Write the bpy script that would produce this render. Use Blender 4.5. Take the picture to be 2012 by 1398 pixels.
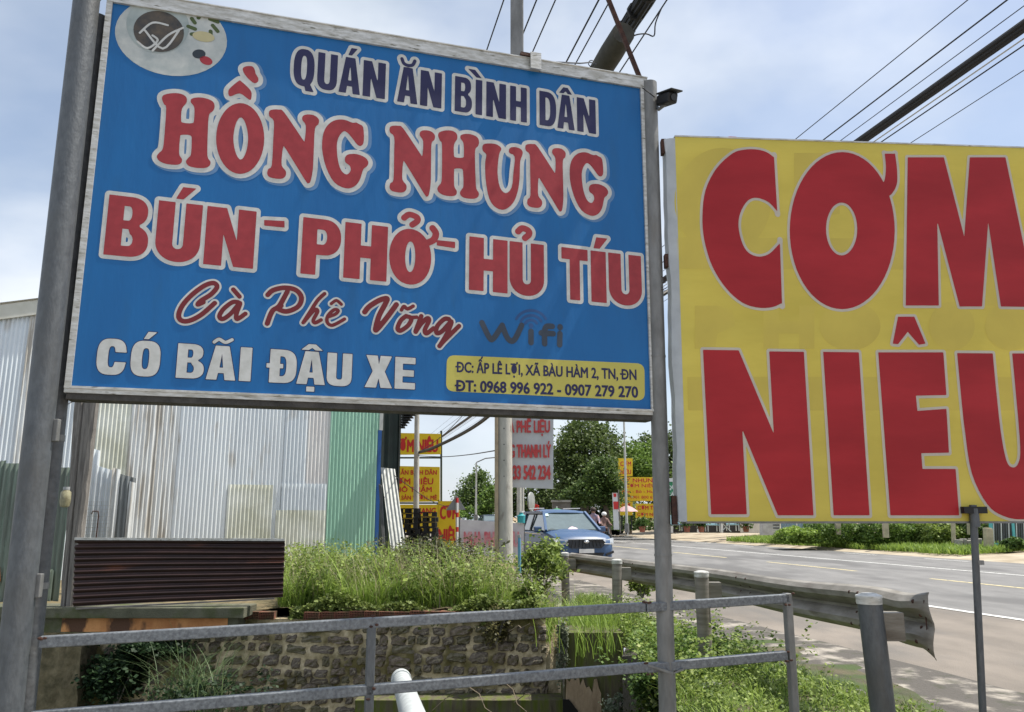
import bpy, math, random
import numpy as np
from mathutils import Vector, Matrix

for o in list(bpy.data.objects):
    bpy.data.objects.remove(o)
random.seed(7)
rng = np.random.default_rng(7)
C = bpy.context.scene.collection
SC = bpy.context.scene

# ------------------------------------------------------------------ camera
FPX, HOR = 1580.0, 1015.0
EYE = 1.55
TH = math.atan((HOR - 699.0) / FPX)
cam_d = bpy.data.cameras.new('camera')
cam_d.sensor_width = 36.0
cam_d.sensor_fit = 'HORIZONTAL'
cam_d.lens = 36.0 * FPX / 2012.0
cam_d.clip_start = 0.05
cam_d.clip_end = 6000
cam = bpy.data.objects.new('camera', cam_d)
C.objects.link(cam)
cam.location = (0, 0, EYE)
cam.rotation_euler = (math.radians(90) + TH, 0, 0)
SC.camera = cam

# ------------------------------------------------------------------ sky and sun
SUN_EL, SUN_AZ = math.radians(64), math.radians(10)     # azimuth from +X towards +Y
SDIR = Vector((math.cos(SUN_EL) * math.cos(SUN_AZ), math.cos(SUN_EL) * math.sin(SUN_AZ), math.sin(SUN_EL)))
w = bpy.data.worlds.new('World')
SC.world = w
w.use_nodes = True
nt = w.node_tree
nt.nodes.clear()
N = nt.nodes.new
L = nt.links.new
out = N('ShaderNodeOutputWorld')
bg = N('ShaderNodeBackground')
bg.inputs['Strength'].default_value = 0.12
sky = N('ShaderNodeTexSky')
sky.sky_type = 'NISHITA'
sky.sun_disc = False
sky.sun_elevation = SUN_EL
sky.sun_rotation = math.pi / 2 - SUN_AZ
sky.air_density = 1.0
sky.dust_density = 1.5
tc = N('ShaderNodeTexCoord')
mp = N('ShaderNodeMapping')
mp.inputs['Scale'].default_value = (1.0, 1.0, 1.9)
mp.inputs['Location'].default_value = (0.35, 0.1, 0.5)
n1 = N('ShaderNodeTexNoise')
n1.inputs['Scale'].default_value = 1.7
n1.inputs['Detail'].default_value = 6
n1.inputs['Roughness'].default_value = 0.5
n1.inputs['Distortion'].default_value = 0.3
r1 = N('ShaderNodeValToRGB')
r1.color_ramp.elements[0].position = 0.40
r1.color_ramp.elements[0].color = (0.34, 0.34, 0.34, 1)
r1.color_ramp.elements[1].position = 0.57
r1.color_ramp.elements[1].color = (0.97, 0.97, 0.97, 1)
n2 = N('ShaderNodeTexNoise')
n2.inputs['Scale'].default_value = 3.1
n2.inputs['Detail'].default_value = 5
r2 = N('ShaderNodeValToRGB')
r2.color_ramp.elements[0].position = 0.3
r2.color_ramp.elements[0].color = (3.4, 3.9, 4.6, 1)
r2.color_ramp.elements[1].position = 0.7
r2.color_ramp.elements[1].color = (5.9, 6.2, 6.6, 1)
mx = N('ShaderNodeMix')
mx.data_type = 'RGBA'
L(tc.outputs['Generated'], mp.inputs['Vector'])
L(mp.outputs['Vector'], n1.inputs['Vector'])
L(mp.outputs['Vector'], n2.inputs['Vector'])
L(n1.outputs['Fac'], r1.inputs['Fac'])
L(n2.outputs['Fac'], r2.inputs['Fac'])
L(r1.outputs['Color'], mx.inputs['Factor'])
L(sky.outputs['Color'], mx.inputs['A'])
L(r2.outputs['Color'], mx.inputs['B'])
L(mx.outputs['Result'], bg.inputs['Color'])
L(bg.outputs['Background'], out.inputs['Surface'])

sd = bpy.data.lights.new('sun', 'SUN')
sd.energy = 4.8
sd.angle = math.radians(0.6)
sd.color = (1.0, 0.95, 0.86)
sun = bpy.data.objects.new('sun', sd)
C.objects.link(sun)
sun.rotation_euler = SDIR.to_track_quat('Z', 'Y').to_euler()

SC.view_settings.view_transform = 'Standard'
SC.view_settings.look = 'None'
SC.view_settings.exposure = 0.55
SC.view_settings.gamma = 1
SC.view_settings.use_curve_mapping = False

# ------------------------------------------------------------------ measuring
CT, ST = math.cos(TH), math.sin(TH)
def rays(x, y):
    x = np.asarray(x, float); y = np.asarray(y, float)
    u = (x - 1006.0) / FPX; v = (699.0 - y) / FPX
    return np.stack([u, CT - v * ST, ST + v * CT], -1)
def P(x, y, Y):
    r = rays(x, y)
    return Vector((r[0] / r[1] * Y, Y, EYE + r[2] / r[1] * Y))
def G(x, y, z=0.0):
    r = rays(x, y); t = (z - EYE) / r[2]
    return Vector((r[0] * t, r[1] * t, z))
class Plane:
    def __init__(s, O, ex, ey=Vector((0, 0, 1))):
        s.O = Vector(O); s.ex = Vector(ex).normalized(); s.ey = Vector(ey).normalized()
        s.n = s.ex.cross(s.ey).normalized()
        if s.n.y > 0: s.n = -s.n
    def hit(s, x, y):
        r = rays(x, y); n = np.array(s.n); O = np.array(s.O); c = np.array((0, 0, EYE))
        t = ((O - c) @ n) / (r @ n)
        p = c + r * t[..., None] - O
        return np.stack([p @ np.array(s.ex), p @ np.array(s.ey)], -1)
    def to3(s, u, v, d=0.0):
        return s.O + s.ex * u + s.ey * v + s.n * d
    def px(s, x, y, d=0.0):
        q = s.hit(x, y); return s.to3(float(q[0]), float(q[1]), d)

# ------------------------------------------------------------------ object helpers
def org(o):
    v = Vector((0, 0, 0))
    while o is not None:
        v += o.location; o = o.parent
    return v
def tag(o, label=None, cat=None, group=None, kind=None):
    if label: o['label'] = label
    if cat: o['category'] = cat
    if group: o['group'] = group
    if kind: o['kind'] = kind
    return o
def empty(name, loc, label, cat, group=None):
    o = bpy.data.objects.new(name, None); C.objects.link(o)
    o.location = loc; o.empty_display_size = 0.2
    return tag(o, label, cat, group)
def link_mesh(name, me, mat, parent=None, smooth=False):
    if mat is not None and not me.materials: me.materials.append(mat)
    if smooth: me.shade_smooth()
    o = bpy.data.objects.new(name, me); C.objects.link(o)
    if parent is not None: o.parent = parent
    return o
def raw(name, V, F, mat, parent=None, smooth=False):
    """V (n,3) array, F (m,k) array of equal sized faces"""
    V = np.asarray(V, np.float32).reshape(-1, 3)
    if parent is not None: V = V - np.array(org(parent), np.float32)
    F = np.asarray(F, np.int32); k = F.shape[1]
    me = bpy.data.meshes.new(name)
    me.vertices.add(len(V)); me.vertices.foreach_set('co', V.ravel())
    me.loops.add(F.size); me.loops.foreach_set('vertex_index', F.ravel())
    me.polygons.add(len(F)); me.polygons.foreach_set('loop_start', np.arange(0, F.size, k, dtype=np.int32))
    me.update(calc_edges=True); me.validate()
    return link_mesh(name, me, mat, parent, smooth)
class MB:
    def __init__(s): s.v = []; s.f = []
    def poly(s, pts):
        b = len(s.v); s.v += [Vector(p) for p in pts]; s.f.append(list(range(b, b + len(pts)))); return s
    def hexa(s, a, b):
        """a, b: two rings of n points"""
        n = len(a); k = len(s.v); s.v += [Vector(p) for p in a] + [Vector(p) for p in b]
        s.f.append(list(range(k, k + n))[::-1]); s.f.append(list(range(k + n, k + 2 * n)))
        for i in range(n):
            j = (i + 1) % n; s.f.append([k + i, k + j, k + n + j, k + n + i])
        return s
    def slab(s, pts, d):
        return s.hexa(pts, [Vector(p) + Vector(d) for p in pts])
    def box(s, c, size, rot=None):
        c = Vector(c); hx, hy, hz = [q / 2 for q in size]
        R = rot if rot is not None else Matrix.Identity(3)
        a = [c + R @ Vector(q) for q in ((-hx, -hy, -hz), (hx, -hy, -hz), (hx, hy, -hz), (-hx, hy, -hz))]
        b = [c + R @ Vector(q) for q in ((-hx, -hy, hz), (hx, -hy, hz), (hx, hy, hz), (-hx, hy, hz))]
        return s.hexa(a, b)
    def bar(s, p0, p1, wd, ht, up=Vector((0, 0, 1))):
        p0 = Vector(p0); p1 = Vector(p1); t = (p1 - p0).normalized()
        sx = t.cross(Vector(up))
        if sx.length < 1e-3: sx = t.cross(Vector((0, 1, 0)))
        sx.normalize(); uy = sx.cross(t).normalized()
        q = [(-1, -1), (1, -1), (1, 1), (-1, 1)]
        return s.hexa([p0 + sx * a * wd / 2 + uy * b * ht / 2 for a, b in q], [p1 + sx * a * wd / 2 + uy * b * ht / 2 for a, b in q])
    def tube(s, pts, r, n=8, caps=True):
        pts = [Vector(p) for p in pts]; m = len(pts)
        rr = r if hasattr(r, '__len__') else [r] * m
        k = len(s.v); ref = None
        for i, p in enumerate(pts):
            t = (pts[min(i + 1, m - 1)] - pts[max(i - 1, 0)]).normalized()
            if ref is None:
                ref = t.orthogonal().normalized()
                if abs(t.z) > 0.7: ref = (Vector((1, 0, 0)) - t * t.x).normalized()
            ref = (ref - t * ref.dot(t)).normalized(); q = t.cross(ref)
            for j in range(n):
                a = 2 * math.pi * j / n
                s.v.append(p + (ref * math.cos(a) + q * math.sin(a)) * rr[i])
        for i in range(m - 1):
            for j in range(n):
                j2 = (j + 1) % n
                s.f.append([k + i * n + j, k + i * n + j2, k + (i + 1) * n + j2, k + (i + 1) * n + j])
        if caps:
            s.f.append([k + j for j in range(n)][::-1]); s.f.append([k + (m - 1) * n + j for j in range(n)])
        return s
    def grid(s, rows):
        k = len(s.v); n = len(rows[0])
        for r in rows: s.v += [Vector(p) for p in r]
        for i in range(len(rows) - 1):
            for j in range(n - 1):
                s.f.append([k + i * n + j, k + i * n + j + 1, k + (i + 1) * n + j + 1, k + (i + 1) * n + j])
        return s
    def ball(s, c, r, n=10, m=7, sq=(1, 1, 1)):
        rows = []
        for i in range(m + 1):
            a = math.pi * i / m
            rows.append([Vector(c) + Vector((math.sin(a) * math.cos(2 * math.pi * j / n) * r * sq[0], math.sin(a) * math.sin(2 * math.pi * j / n) * r * sq[1], math.cos(a) * r * sq[2])) for j in range(n + 1)])
        return s.grid(rows)
    def build(s, name, mat, parent=None, smooth=False, bevel=0.0):
        o0 = org(parent) if parent is not None else Vector((0, 0, 0))
        me = bpy.data.meshes.new(name)
        me.from_pydata([tuple(p - o0) for p in s.v], [], s.f); me.update()
        o = link_mesh(name, me, mat, parent, False)
        if smooth:
            me.shade_smooth(); me.set_sharp_from_angle(angle=math.radians(40))
        if bevel:
            b = o.modifiers.new('bevel', 'BEVEL'); b.width = bevel; b.segments = 2; b.limit_method = 'ANGLE'
        return o
def copy_tree(o, parent=None):
    c = o.copy(); C.objects.link(c); c.parent = parent
    for ch in list(o.children): copy_tree(ch, c)
    return c
def crom(pts, k=5, closed=True):
    pts = np.asarray(pts, float); n = len(pts); out = []
    rngi = range(n) if closed else range(n - 1)
    for i in rngi:
        if closed: p0, p1, p2, p3 = pts[(i - 1) % n], pts[i], pts[(i + 1) % n], pts[(i + 2) % n]
        else: p0, p1, p2, p3 = pts[max(i - 1, 0)], pts[i], pts[i + 1], pts[min(i + 2, n - 1)]
        for t in np.arange(k) / k:
            out.append(0.5 * ((2 * p1) + (-p0 + p2) * t + (2 * p0 - 5 * p1 + 4 * p2 - p3) * t * t + (-p0 + 3 * p1 - 3 * p2 + p3) * t ** 3))
    if not closed: out.append(pts[-1])
    return np.array(out)

# ------------------------------------------------------------------ materials
MATS = {}
def M(name, col, rough=0.6, metal=0.0, col2=None, var=0.2, scale=4.0, detail=5, lo=0.35, hi=0.65, bump=0.0, bscale=60.0, trans=0.0,
      stretch=None, spec=None, col3=None, scale3=1.2, lo3=0.55, hi3=0.7, coat=0.0, emis=None):
    if name in MATS: return MATS[name]
    m = bpy.data.materials.new(name); m.use_nodes = True
    t = m.node_tree; p = t.nodes['Principled BSDF']; n = t.nodes.new; l = t.links.new
    p.inputs['Roughness'].default_value = rough; p.inputs['Metallic'].default_value = metal
    if spec is not None: p.inputs['Specular IOR Level'].default_value = spec
    if coat: p.inputs['Coat Weight'].default_value = coat; p.inputs['Coat Roughness'].default_value = 0.05
    c2 = col2 if col2 is not None else tuple(c * (1 - var) for c in col)
    tcn = n('ShaderNodeTexCoord'); vec = tcn.outputs['Object']
    if stretch:
        mpn = n('ShaderNodeMapping'); mpn.inputs['Scale'].default_value = stretch; l(vec, mpn.inputs['Vector']); vec = mpn.outputs['Vector']
    no = n('ShaderNodeTexNoise'); no.inputs['Scale'].default_value = scale; no.inputs['Detail'].default_value = detail; no.inputs['Roughness'].default_value = 0.6
    l(vec, no.inputs['Vector'])
    rp = n('ShaderNodeValToRGB'); rp.color_ramp.elements[0].position = lo; rp.color_ramp.elements[1].position = hi
    rp.color_ramp.elements[0].color = (*c2, 1); rp.color_ramp.elements[1].color = (*col, 1)
    l(no.outputs['Fac'], rp.inputs['Fac']); cout = rp.outputs['Color']
    if col3 is not None:
        no3 = n('ShaderNodeTexNoise'); no3.inputs['Scale'].default_value = scale3; no3.inputs['Detail'].default_value = 6; l(vec, no3.inputs['Vector'])
        r3 = n('ShaderNodeValToRGB'); r3.color_ramp.elements[0].position = lo3; r3.color_ramp.elements[1].position = hi3
        mxn = n('ShaderNodeMix'); mxn.data_type = 'RGBA'
        l(no3.outputs['Fac'], r3.inputs['Fac']); l(r3.outputs['Color'], mxn.inputs['Factor']); l(cout, mxn.inputs['A']); mxn.inputs['B'].default_value = (*col3, 1)
        cout = mxn.outputs['Result']
    l(cout, p.inputs['Base Color'])
    if bump:
        nb = n('ShaderNodeTexNoise'); nb.inputs['Scale'].default_value = bscale; nb.inputs['Detail'].default_value = 4; l(vec, nb.inputs['Vector'])
        b = n('ShaderNodeBump'); b.inputs['Strength'].default_value = bump; b.inputs['Distance'].default_value = 0.02
        l(nb.outputs['Fac'], b.inputs['Height']); l(b.outputs['Normal'], p.inputs['Normal'])
    if trans:
        tr = n('ShaderNodeBsdfTranslucent'); l(cout, tr.inputs['Color']); ms = n('ShaderNodeMixShader'); ms.inputs['Fac'].default_value = trans
        o = t.nodes['Material Output']; l(p.outputs['BSDF'], ms.inputs[1]); l(tr.outputs['BSDF'], ms.inputs[2]); l(ms.outputs['Shader'], o.inputs['Surface'])
    MATS[name] = m
    return m
galv = M('galvanised_steel', (0.115, 0.125, 0.135), 0.5, 0.35, col2=(0.08, 0.088, 0.097), scale=38, bump=0.15, bscale=90, col3=(0.085, 0.085, 0.082), scale3=5, lo3=0.5, hi3=0.75, stretch=(1,1,.4))
galv_l = M('weathered_galvanised_steel', (0.22, 0.22, 0.215), 0.5, 0.3, col2=(0.14, 0.14, 0.135), scale=14, bump=0.1, col3=(0.15, 0.12, 0.09), scale3=3.0, lo3=0.58, hi3=0.75, stretch=(1, 1, .35))
alu = M('dirty_aluminium', (0.62, 0.62, 0.60), 0.45, 0.3, col2=(0.38, 0.37, 0.33), scale=12, stretch=(1, 1, 4), bump=0.1, col3=(0.12, 0.11, 0.07), scale3=16, lo3=0.6, hi3=0.74)
rust = M('rusty_iron', (0.085, 0.038, 0.025), 0.85, 0.1, col2=(0.04, 0.018, 0.014), scale=20, bump=0.4)
darkm = M('dark_paint', (0.02, 0.022, 0.022), 0.5)
blackp = M('black_plastic', (0.008, 0.008, 0.009), 0.6)
cable = M('black_cable', (0.012, 0.012, 0.014), 0.6)
conc = M('grey_concrete', (0.36, 0.34, 0.30), 0.85, col2=(0.22, 0.21, 0.18), scale=6, bump=0.3, bscale=40, col3=(0.14, 0.13, 0.10), scale3=2.5)
white = M('white_paint', (0.72, 0.72, 0.70), 0.5, var=0.15)
yellow = M('yellow_vinyl', (0.85, 0.68, 0.02), 0.5, var=0.12)
redp = M('red_print', (0.55, 0.025, 0.02), 0.5, var=0.15)
teal = M('teal_paint', (0.03, 0.33, 0.36), 0.5)
wood = M('old_grey_wood', (0.24, 0.22, 0.20), 0.85, col2=(0.11, 0.10, 0.09), scale=9, stretch=(6, 6, .35), bump=0.6, bscale=30)
wall_moss = None

# ------------------------------------------------------------------ flat lettering: outlines -> distance field -> clean filled shapes
class Ink:
    """collects glyph outlines, strokes and font text in plane (u,v) metres"""
    def __init__(s, plane): s.p = plane; s.items = []; s.depth = 0
    def loops(s, loops_px):            # list of closed pixel loops (even-odd)
        s.items.append(('L', [s.p.hit(np.array(q)[:, 0], np.array(q)[:, 1]) for q in loops_px]))
        return s.items[-1]
    def uvloops(s, loops): s.items.append(('L', loops))
    def stroke(s, pts_px, r_px, smooth=True):
        pts = np.array(pts_px, float)
        if smooth and len(pts) > 2: pts = crom(pts, 5, closed=False)
        q = s.p.hit(pts[:, 0], pts[:, 1]); c = pts.mean(0)
        a = s.p.hit(c[0] - 5, c[1]); b = s.p.hit(c[0] + 5, c[1])
        s.items.append(('S', q, float(np.linalg.norm(b - a)) / 10 * r_px))
    def text(s, body, xl, xr, yl, yr, cap):
        """font text, baseline from (xl,yl) to (xr,yr), capital height in pixels"""
        cu = bpy.data.curves.new('t', 'FONT'); cu.body = body; cu.resolution_u = 3
        ob = bpy.data.objects.new('t', cu); me = ob.to_mesh()
        vs = np.array([v.co[:2] for v in me.vertices]); fs = [list(p.vertices) for p in me.polygons]
        ob.to_mesh_clear(); bpy.data.objects.remove(ob); bpy.data.curves.remove(cu)
        x0, x1 = vs[:, 0].min(), vs[:, 0].max()
        fx = (vs[:, 0] - x0) / (x1 - x0)
        px = xl + (xr - xl) * fx; py = yl + (yr - yl) * fx - vs[:, 1] / 0.729 * cap
        px = 1006 + (px - 1006) * (7200 + py) / (7200 + yl + (yr - yl) * fx)
        q = s.p.hit(px, py); de = {}
        for f in fs:
            ar = sum(vs[f[i]][0] * vs[f[(i + 1) % len(f)]][1] - vs[f[(i + 1) % len(f)]][0] * vs[f[i]][1] for i in range(len(f)))
            if ar < 0: f = f[::-1]
            for i in range(len(f)): de[(f[i], f[(i + 1) % len(f)])] = 1
        sg = [(a, b) for (a, b) in de if (b, a) not in de]
        # split into connected blobs so each is tested in its own small window
        par = {}
        def find(a):
            while par.setdefault(a, a) != a: a = par[a]
            return a
        for a, b in sg: par[find(a)] = find(b)
        gr = {}
        for a, b in sg: gr.setdefault(find(a), []).append((a, b))
        s.items.append(('T', [[(q[a], q[b]) for a, b in g] for g in gr.values()]))
    def field(s, pad, res):
        pts = []
        for it in s.items:
            if it[0] == 'L': pts += [np.vstack(it[1])]
            elif it[0] == 'S': pts += [it[1] - it[2], it[1] + it[2]]
            else: pts += [np.array([e for g in it[1] for e in g]).reshape(-1, 2)]
        A = np.vstack(pts); lo = A.min(0) - pad - 3 * res; hi = A.max(0) + pad + 3 * res
        nx, ny = int((hi[0] - lo[0]) / res) + 2, int((hi[1] - lo[1]) / res) + 2
        f = np.full((ny, nx), 1e3)
        def window(a, ext):
            l2 = a.min(0) - ext; h2 = a.max(0) + ext
            i0, j0 = np.maximum(((l2 - lo) / res).astype(int), 0); i1, j1 = ((h2 - lo) / res).astype(int) + 2
            xs = lo[0] + np.arange(i0, min(i1, nx)) * res; ys = lo[1] + np.arange(j0, min(j1, ny)) * res
            X, Y = np.meshgrid(xs, ys); return X, Y, (slice(j0, j0 + len(ys)), slice(i0, i0 + len(xs)))
        def segd(X, Y, a, b):
            d = b - a; l2 = d @ d + 1e-12
            t = np.clip(((X - a[0]) * d[0] + (Y - a[1]) * d[1]) / l2, 0, 1)
            return np.hypot(X - a[0] - t * d[0], Y - a[1] - t * d[1])
        for it in s.items:
            if it[0] == 'S':
                X, Y, W = window(it[1], pad + it[2] + 2 * res); D = np.full(X.shape, 1e3)
                for a, b in zip(it[1][:-1], it[1][1:]): D = np.minimum(D, segd(X, Y, a, b))
                f[W] = np.minimum(f[W], D - it[2])
                continue
            groups = [[(a, b) for lp in it[1] for a, b in zip(lp, np.roll(lp, -1, 0))]] if it[0] == 'L' else it[1]
            WN = np.zeros(f.shape, int); DD = np.full(f.shape, 1e3)
            for g in groups:
                X, Y, W = window(np.array(g).reshape(-1, 2), pad + 2 * res); D = np.full(X.shape, 1e3); wn = np.zeros(X.shape, int)
                for a, b in g:
                    D = np.minimum(D, segd(X, Y, a, b))
                    if a[1] == b[1]: continue
                    xc = a[0] + (Y - a[1]) / (b[1] - a[1]) * (b[0] - a[0])
                    cr = ((a[1] <= Y) != (b[1] <= Y)) & (X < xc)
                    wn = wn + cr * (1 if b[1] > a[1] else -1) if it[0] == 'T' else wn + cr
                if it[0] == 'T': WN[W] += wn; DD[W] = np.minimum(DD[W], D)
                else: f[W] = np.minimum(f[W], np.where(wn % 2 == 1, -D, D))
            if it[0] == 'T': f = np.minimum(f, np.where(WN != 0, -DD, DD))
        return f, lo, res
    def mesh(s, name, mat, parent, grow=0.0, depth=0.001, res=0.004, fld=None):
        f, lo, res = fld if fld is not None else s.field(max(grow, 0), res)
        f = f - grow; ny, nx = f.shape; sgn = f < 0
        cell = (sgn[:-1, :-1].astype(int) + sgn[:-1, 1:] + sgn[1:, :-1] + sgn[1:, 1:])
        js, is_ = np.where((cell > 0) & (cell < 4)); nxt = {}
        for j, i in zip(js.tolist(), is_.tolist()):
            c = [(j, i), (j, i + 1), (j + 1, i + 1), (j + 1, i)]; cr = []
            for k in range(4):
                a, b = c[k], c[(k + 1) % 4]
                if sgn[a] != sgn[b]: cr.append((min(a, b), max(a, b), bool(sgn[a])))
            if len(cr) == 2: prs = [(0, 1)]
            else: prs = [(0, 1), (2, 3)] if not cr[0][2] else [(0, 3), (2, 1)]
            for p, q in prs:
                e, g = cr[p], cr[q]
                if e[2]: e, g = g, e
                nxt.setdefault(e[:2], []).append(g[:2])
        def pt(e):
            (j0, i0), (j1, i1) = e; a, b = f[j0, i0], f[j1, i1]; t = a / (a - b)
            return (lo[0] + (i0 + (i1 - i0) * t) * res, lo[1] + (j0 + (j1 - j0) * t) * res)
        loops = []
        while nxt:
            st = next(iter(nxt)); cur = st; lp = []
            while cur in nxt:
                lp.append(pt(cur)); q = nxt[cur].pop()
                if not nxt[cur]: del nxt[cur]
                cur = q
            if len(lp) >= 6: loops.append(np.array(lp))
        def shoelace(q): return 0.5 * float(np.sum(q[:, 0] * np.roll(q[:, 1], -1) - np.roll(q[:, 0], -1) * q[:, 1]))
        best = None
        for attempt in range(9):
            me, kept = s.fill(loops, res, attempt); want = abs(sum(shoelace(q) for q in kept))
            got = sum(p.area for p in me.polygons); err = abs(got - want) / max(want, 1e-9)
            if best is None or err < best[0]: best = (err, me)
            if err < 3e-5: break
        me = best[1]
        if best[0] > .0003: print('fill', name, parent.name if parent else '', round(best[0], 4))
        o0 = org(parent) if parent is not None else Vector((0, 0, 0))
        for v in me.vertices: v.co = s.p.to3(v.co.x, v.co.y, depth) - o0
        me.name = name; me.materials.clear()
        return link_mesh(name, me, mat, parent)
    def fill(s, loops, res, attempt):
        kept = []
        cu = bpy.data.curves.new('c', 'CURVE'); cu.dimensions = '2D'; cu.fill_mode = 'BOTH'
        for lp in loops:
            if attempt: lp = np.roll(lp, attempt * 7, 0) + np.random.default_rng(attempt).normal(size=lp.shape) * res * .01 * attempt
            keep = [0]; tol = res * (0.07 + .02 * attempt)
            i = 0; n = len(lp)
            while i < n - 1:
                j = min(i + 2, n - 1)
                while j < n and j - i < 60:
                    a, b = lp[i], lp[j]; d = b - a; ln = math.hypot(*d) + 1e-12
                    m = lp[i + 1:j]
                    if len(m) and np.abs((m[:, 0] - a[0]) * d[1] - (m[:, 1] - a[1]) * d[0]).max() / ln > tol: break
                    j += 1
                i = max(j - 1, i + 1); keep.append(i)
            q = lp[[k for k in keep if k < n]]
            if len(q) < 3: continue
            kept.append(q)
            sp = cu.splines.new('POLY'); sp.points.add(len(q) - 1); sp.use_cyclic_u = True
            sp.points.foreach_set('co', np.hstack([q, np.zeros((len(q), 1)), np.ones((len(q), 1))]).ravel())
        ob = bpy.data.objects.new('c', cu); me = bpy.data.meshes.new_from_object(ob)
        bpy.data.objects.remove(ob); bpy.data.curves.remove(cu)
        return me, kept

# --- heavy block capitals in a unit box; sx = stem width, sy = bar height
def ell(cx, cy, rx, ry, n=2.0, a0=0, a1=360, k=40):
    o = []
    for i in range(k):
        a = math.radians(a0 + (a1 - a0) * i / (k if abs(a1 - a0) == 360 else k - 1)); c, s_ = math.cos(a), math.sin(a)
        o.append((cx + rx * math.copysign(abs(c) ** (2 / n), c), cy + ry * math.copysign(abs(s_) ** (2 / n), s_)))
    return o
def glyph(ch, sx=0.34, sy=0.2, n=2.6):
    t = sx
    if ch == 'I': return [[(0, 0), (1, 0), (1, 1), (0, 1)]]
    if ch == 'H': return [[(0, 0), (t, 0), (t, .5 - sy / 2), (1 - t, .5 - sy / 2), (1 - t, 0), (1, 0), (1, 1), (1 - t, 1), (1 - t, .5 + sy / 2), (t, .5 + sy / 2), (t, 1), (0, 1)]]
    if ch == 'N': return [[(0, 0), (t * .95, 0), (t * .95, .55), (1 - t * 1.05, 0), (1, 0), (1, 1), (1 - t * .95, 1), (1 - t * .95, .45), (t * 1.05, 1), (0, 1)]]
    if ch == 'U':
        o = [(0, 1), (0, .32)] + ell(.5, .32, .5, .33, n, 180, 360, 24)[1:-1] + [(1, .32), (1, 1), (1 - t, 1), (1 - t, .30)]
        return [o + ell(.5, .30, .5 - t, .31 - sy, n, 0, -180, 18)[1:-1] + [(t, .30), (t, 1)]]
    if ch == 'T': return [[(.5 - t / 2, 0), (.5 + t / 2, 0), (.5 + t / 2, 1 - sy), (1, 1 - sy), (1, 1), (0, 1), (0, 1 - sy), (.5 - t / 2, 1 - sy)]]
    if ch == 'E': return [[(0, 0), (1, 0), (1, sy), (t, sy), (t, .5 - sy * .5), (.93, .5 - sy * .5), (.93, .5 + sy * .5), (t, .5 + sy * .5), (t, 1 - sy), (1, 1 - sy), (1, 1), (0, 1)]]
    if ch == 'A': return [[(0, 0), (t * .95, 0), (t * .95 + .04, .2), (1 - t * .95 - .04, .2), (1 - t * .95, 0), (1, 0), (.5 + t * .62, 1), (.5 - t * .62, 1)], [(t + .06, .36), (1 - t - .06, .36), (.5, .8)]]
    if ch == 'X': return [[(0, 0), (t * 1.1, 0), (.5, .3), (1 - t * 1.1, 0), (1, 0), (.5 + t * .58, .51), (.97, 1), (.97 - t * 1.1, 1), (.5, .71), (.03 + t * 1.1, 1), (.03, 1), (.5 - t * .58, .51)]]
    if ch == 'P': return [[(0, 0), (t, 0), (t, .36), (.55, .36)] + ell(.55, .68, .45, .32, 2.3, -90, 90, 18)[1:] + [(0, 1)], [(t, .36 + sy * .85), (.52, .36 + sy * .85)] + ell(.52, .68, .48 - t * .95, .32 - sy * .85, 2.2, -90, 90, 12)[1:] + [(t, 1 - sy * .85)]]
    if ch == 'B': return [[(0, 0), (.52, 0)] + ell(.52, .27, .48, .27, 2.4, -90, 62, 16)[1:] + ell(.52, .76, .42, .24, 2.4, -58, 90, 16) + [(0, 1)],
                          [(t, sy * .8), (.52, sy * .8)] + ell(.52, .28, .48 - t * .95, .28 - sy * .8, 2.2, -90, 90, 10)[1:-1] + [(.52, .48 - .02), (t, .46)],
                          [(t, .6), (.5, .6)] + ell(.5, .72, .42 - t * .9, .12, 2.2, -90, 90, 10)[1:-1] + [(.5, .84), (t, .84)]]
    if ch == 'D': return [[(0, 0), (.42, 0)] + ell(.42, .5, .58, .5, n, -90, 90, 26)[1:] + [(0, 1)], [(t, sy), (.42, sy)] + ell(.42, .5, .58 - t, .5 - sy, n, -90, 90, 20)[1:] + [(t, 1 - sy)]]
    if ch == 'O': return [ell(.5, .5, .5, .51, n), ell(.5, .5, .5 - t, .5 - sy, n)]
    if ch == 'C':
        o = ell(.5, .5, .5, .51, n, 20, 340, 40)
        o[0] = (1, .64); o[-1] = (1, .36)
        i = ell(.5, .5, .5 - t, .5 - sy, n, 340, 20, 26); i[0] = (1 - t, .36); i[-1] = (1 - t, .64)
        return [o + i]
    if ch == 'Q': return [ell(.5, .5, .5, .51, n), ell(.5, .5, .5 - t, .5 - sy, n)]
    return []
def slant(x, y, yb):                     # plumb lines lean towards the vertical vanishing point
    return 1006 + (x - 1006) * (7200 + y) / (7200 + yb)
def line_glyphs(ink, spec, base, top, **kw):
    """spec: (char, x0, x1, {marks}); base/top: (x, y, slope)"""
    fb = lambda x: base[1] + base[2] * (x - base[0]); ft = lambda x: top[1] + top[2] * (x - top[0])
    for ch, x0, x1, *mk in spec:
        def mp_(q):
            o = []
            for gx, gy in q:
                x = x0 + (x1 - x0) * gx; yb = fb(x); y = yb + (ft(x) - yb) * gy; o.append((slant(x, y, yb), y))
            return o
        lp = glyph(ch, **kw) if len(mk) < 2 else glyph(ch, **{**kw, **mk[1]})
        if lp:
            # densify so that straight edges stay straight after projection
            ink.loops([mp_(q) for q in lp])
        for m in (mk[0] if mk and mk[0] else []):
            if m[0] == 'S':
                q = mp_(m[1]); ink.stroke(q, m[2])
            else: ink.loops([mp_(m[1])])
ACUTE = ('P', [(.38, 1.06), (.55, 1.06), (.82, 1.27), (.52, 1.27)])
GRAVE = ('P', [(.62, 1.06), (.45, 1.06), (.1, 1.27), (.45, 1.27)])
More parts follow.
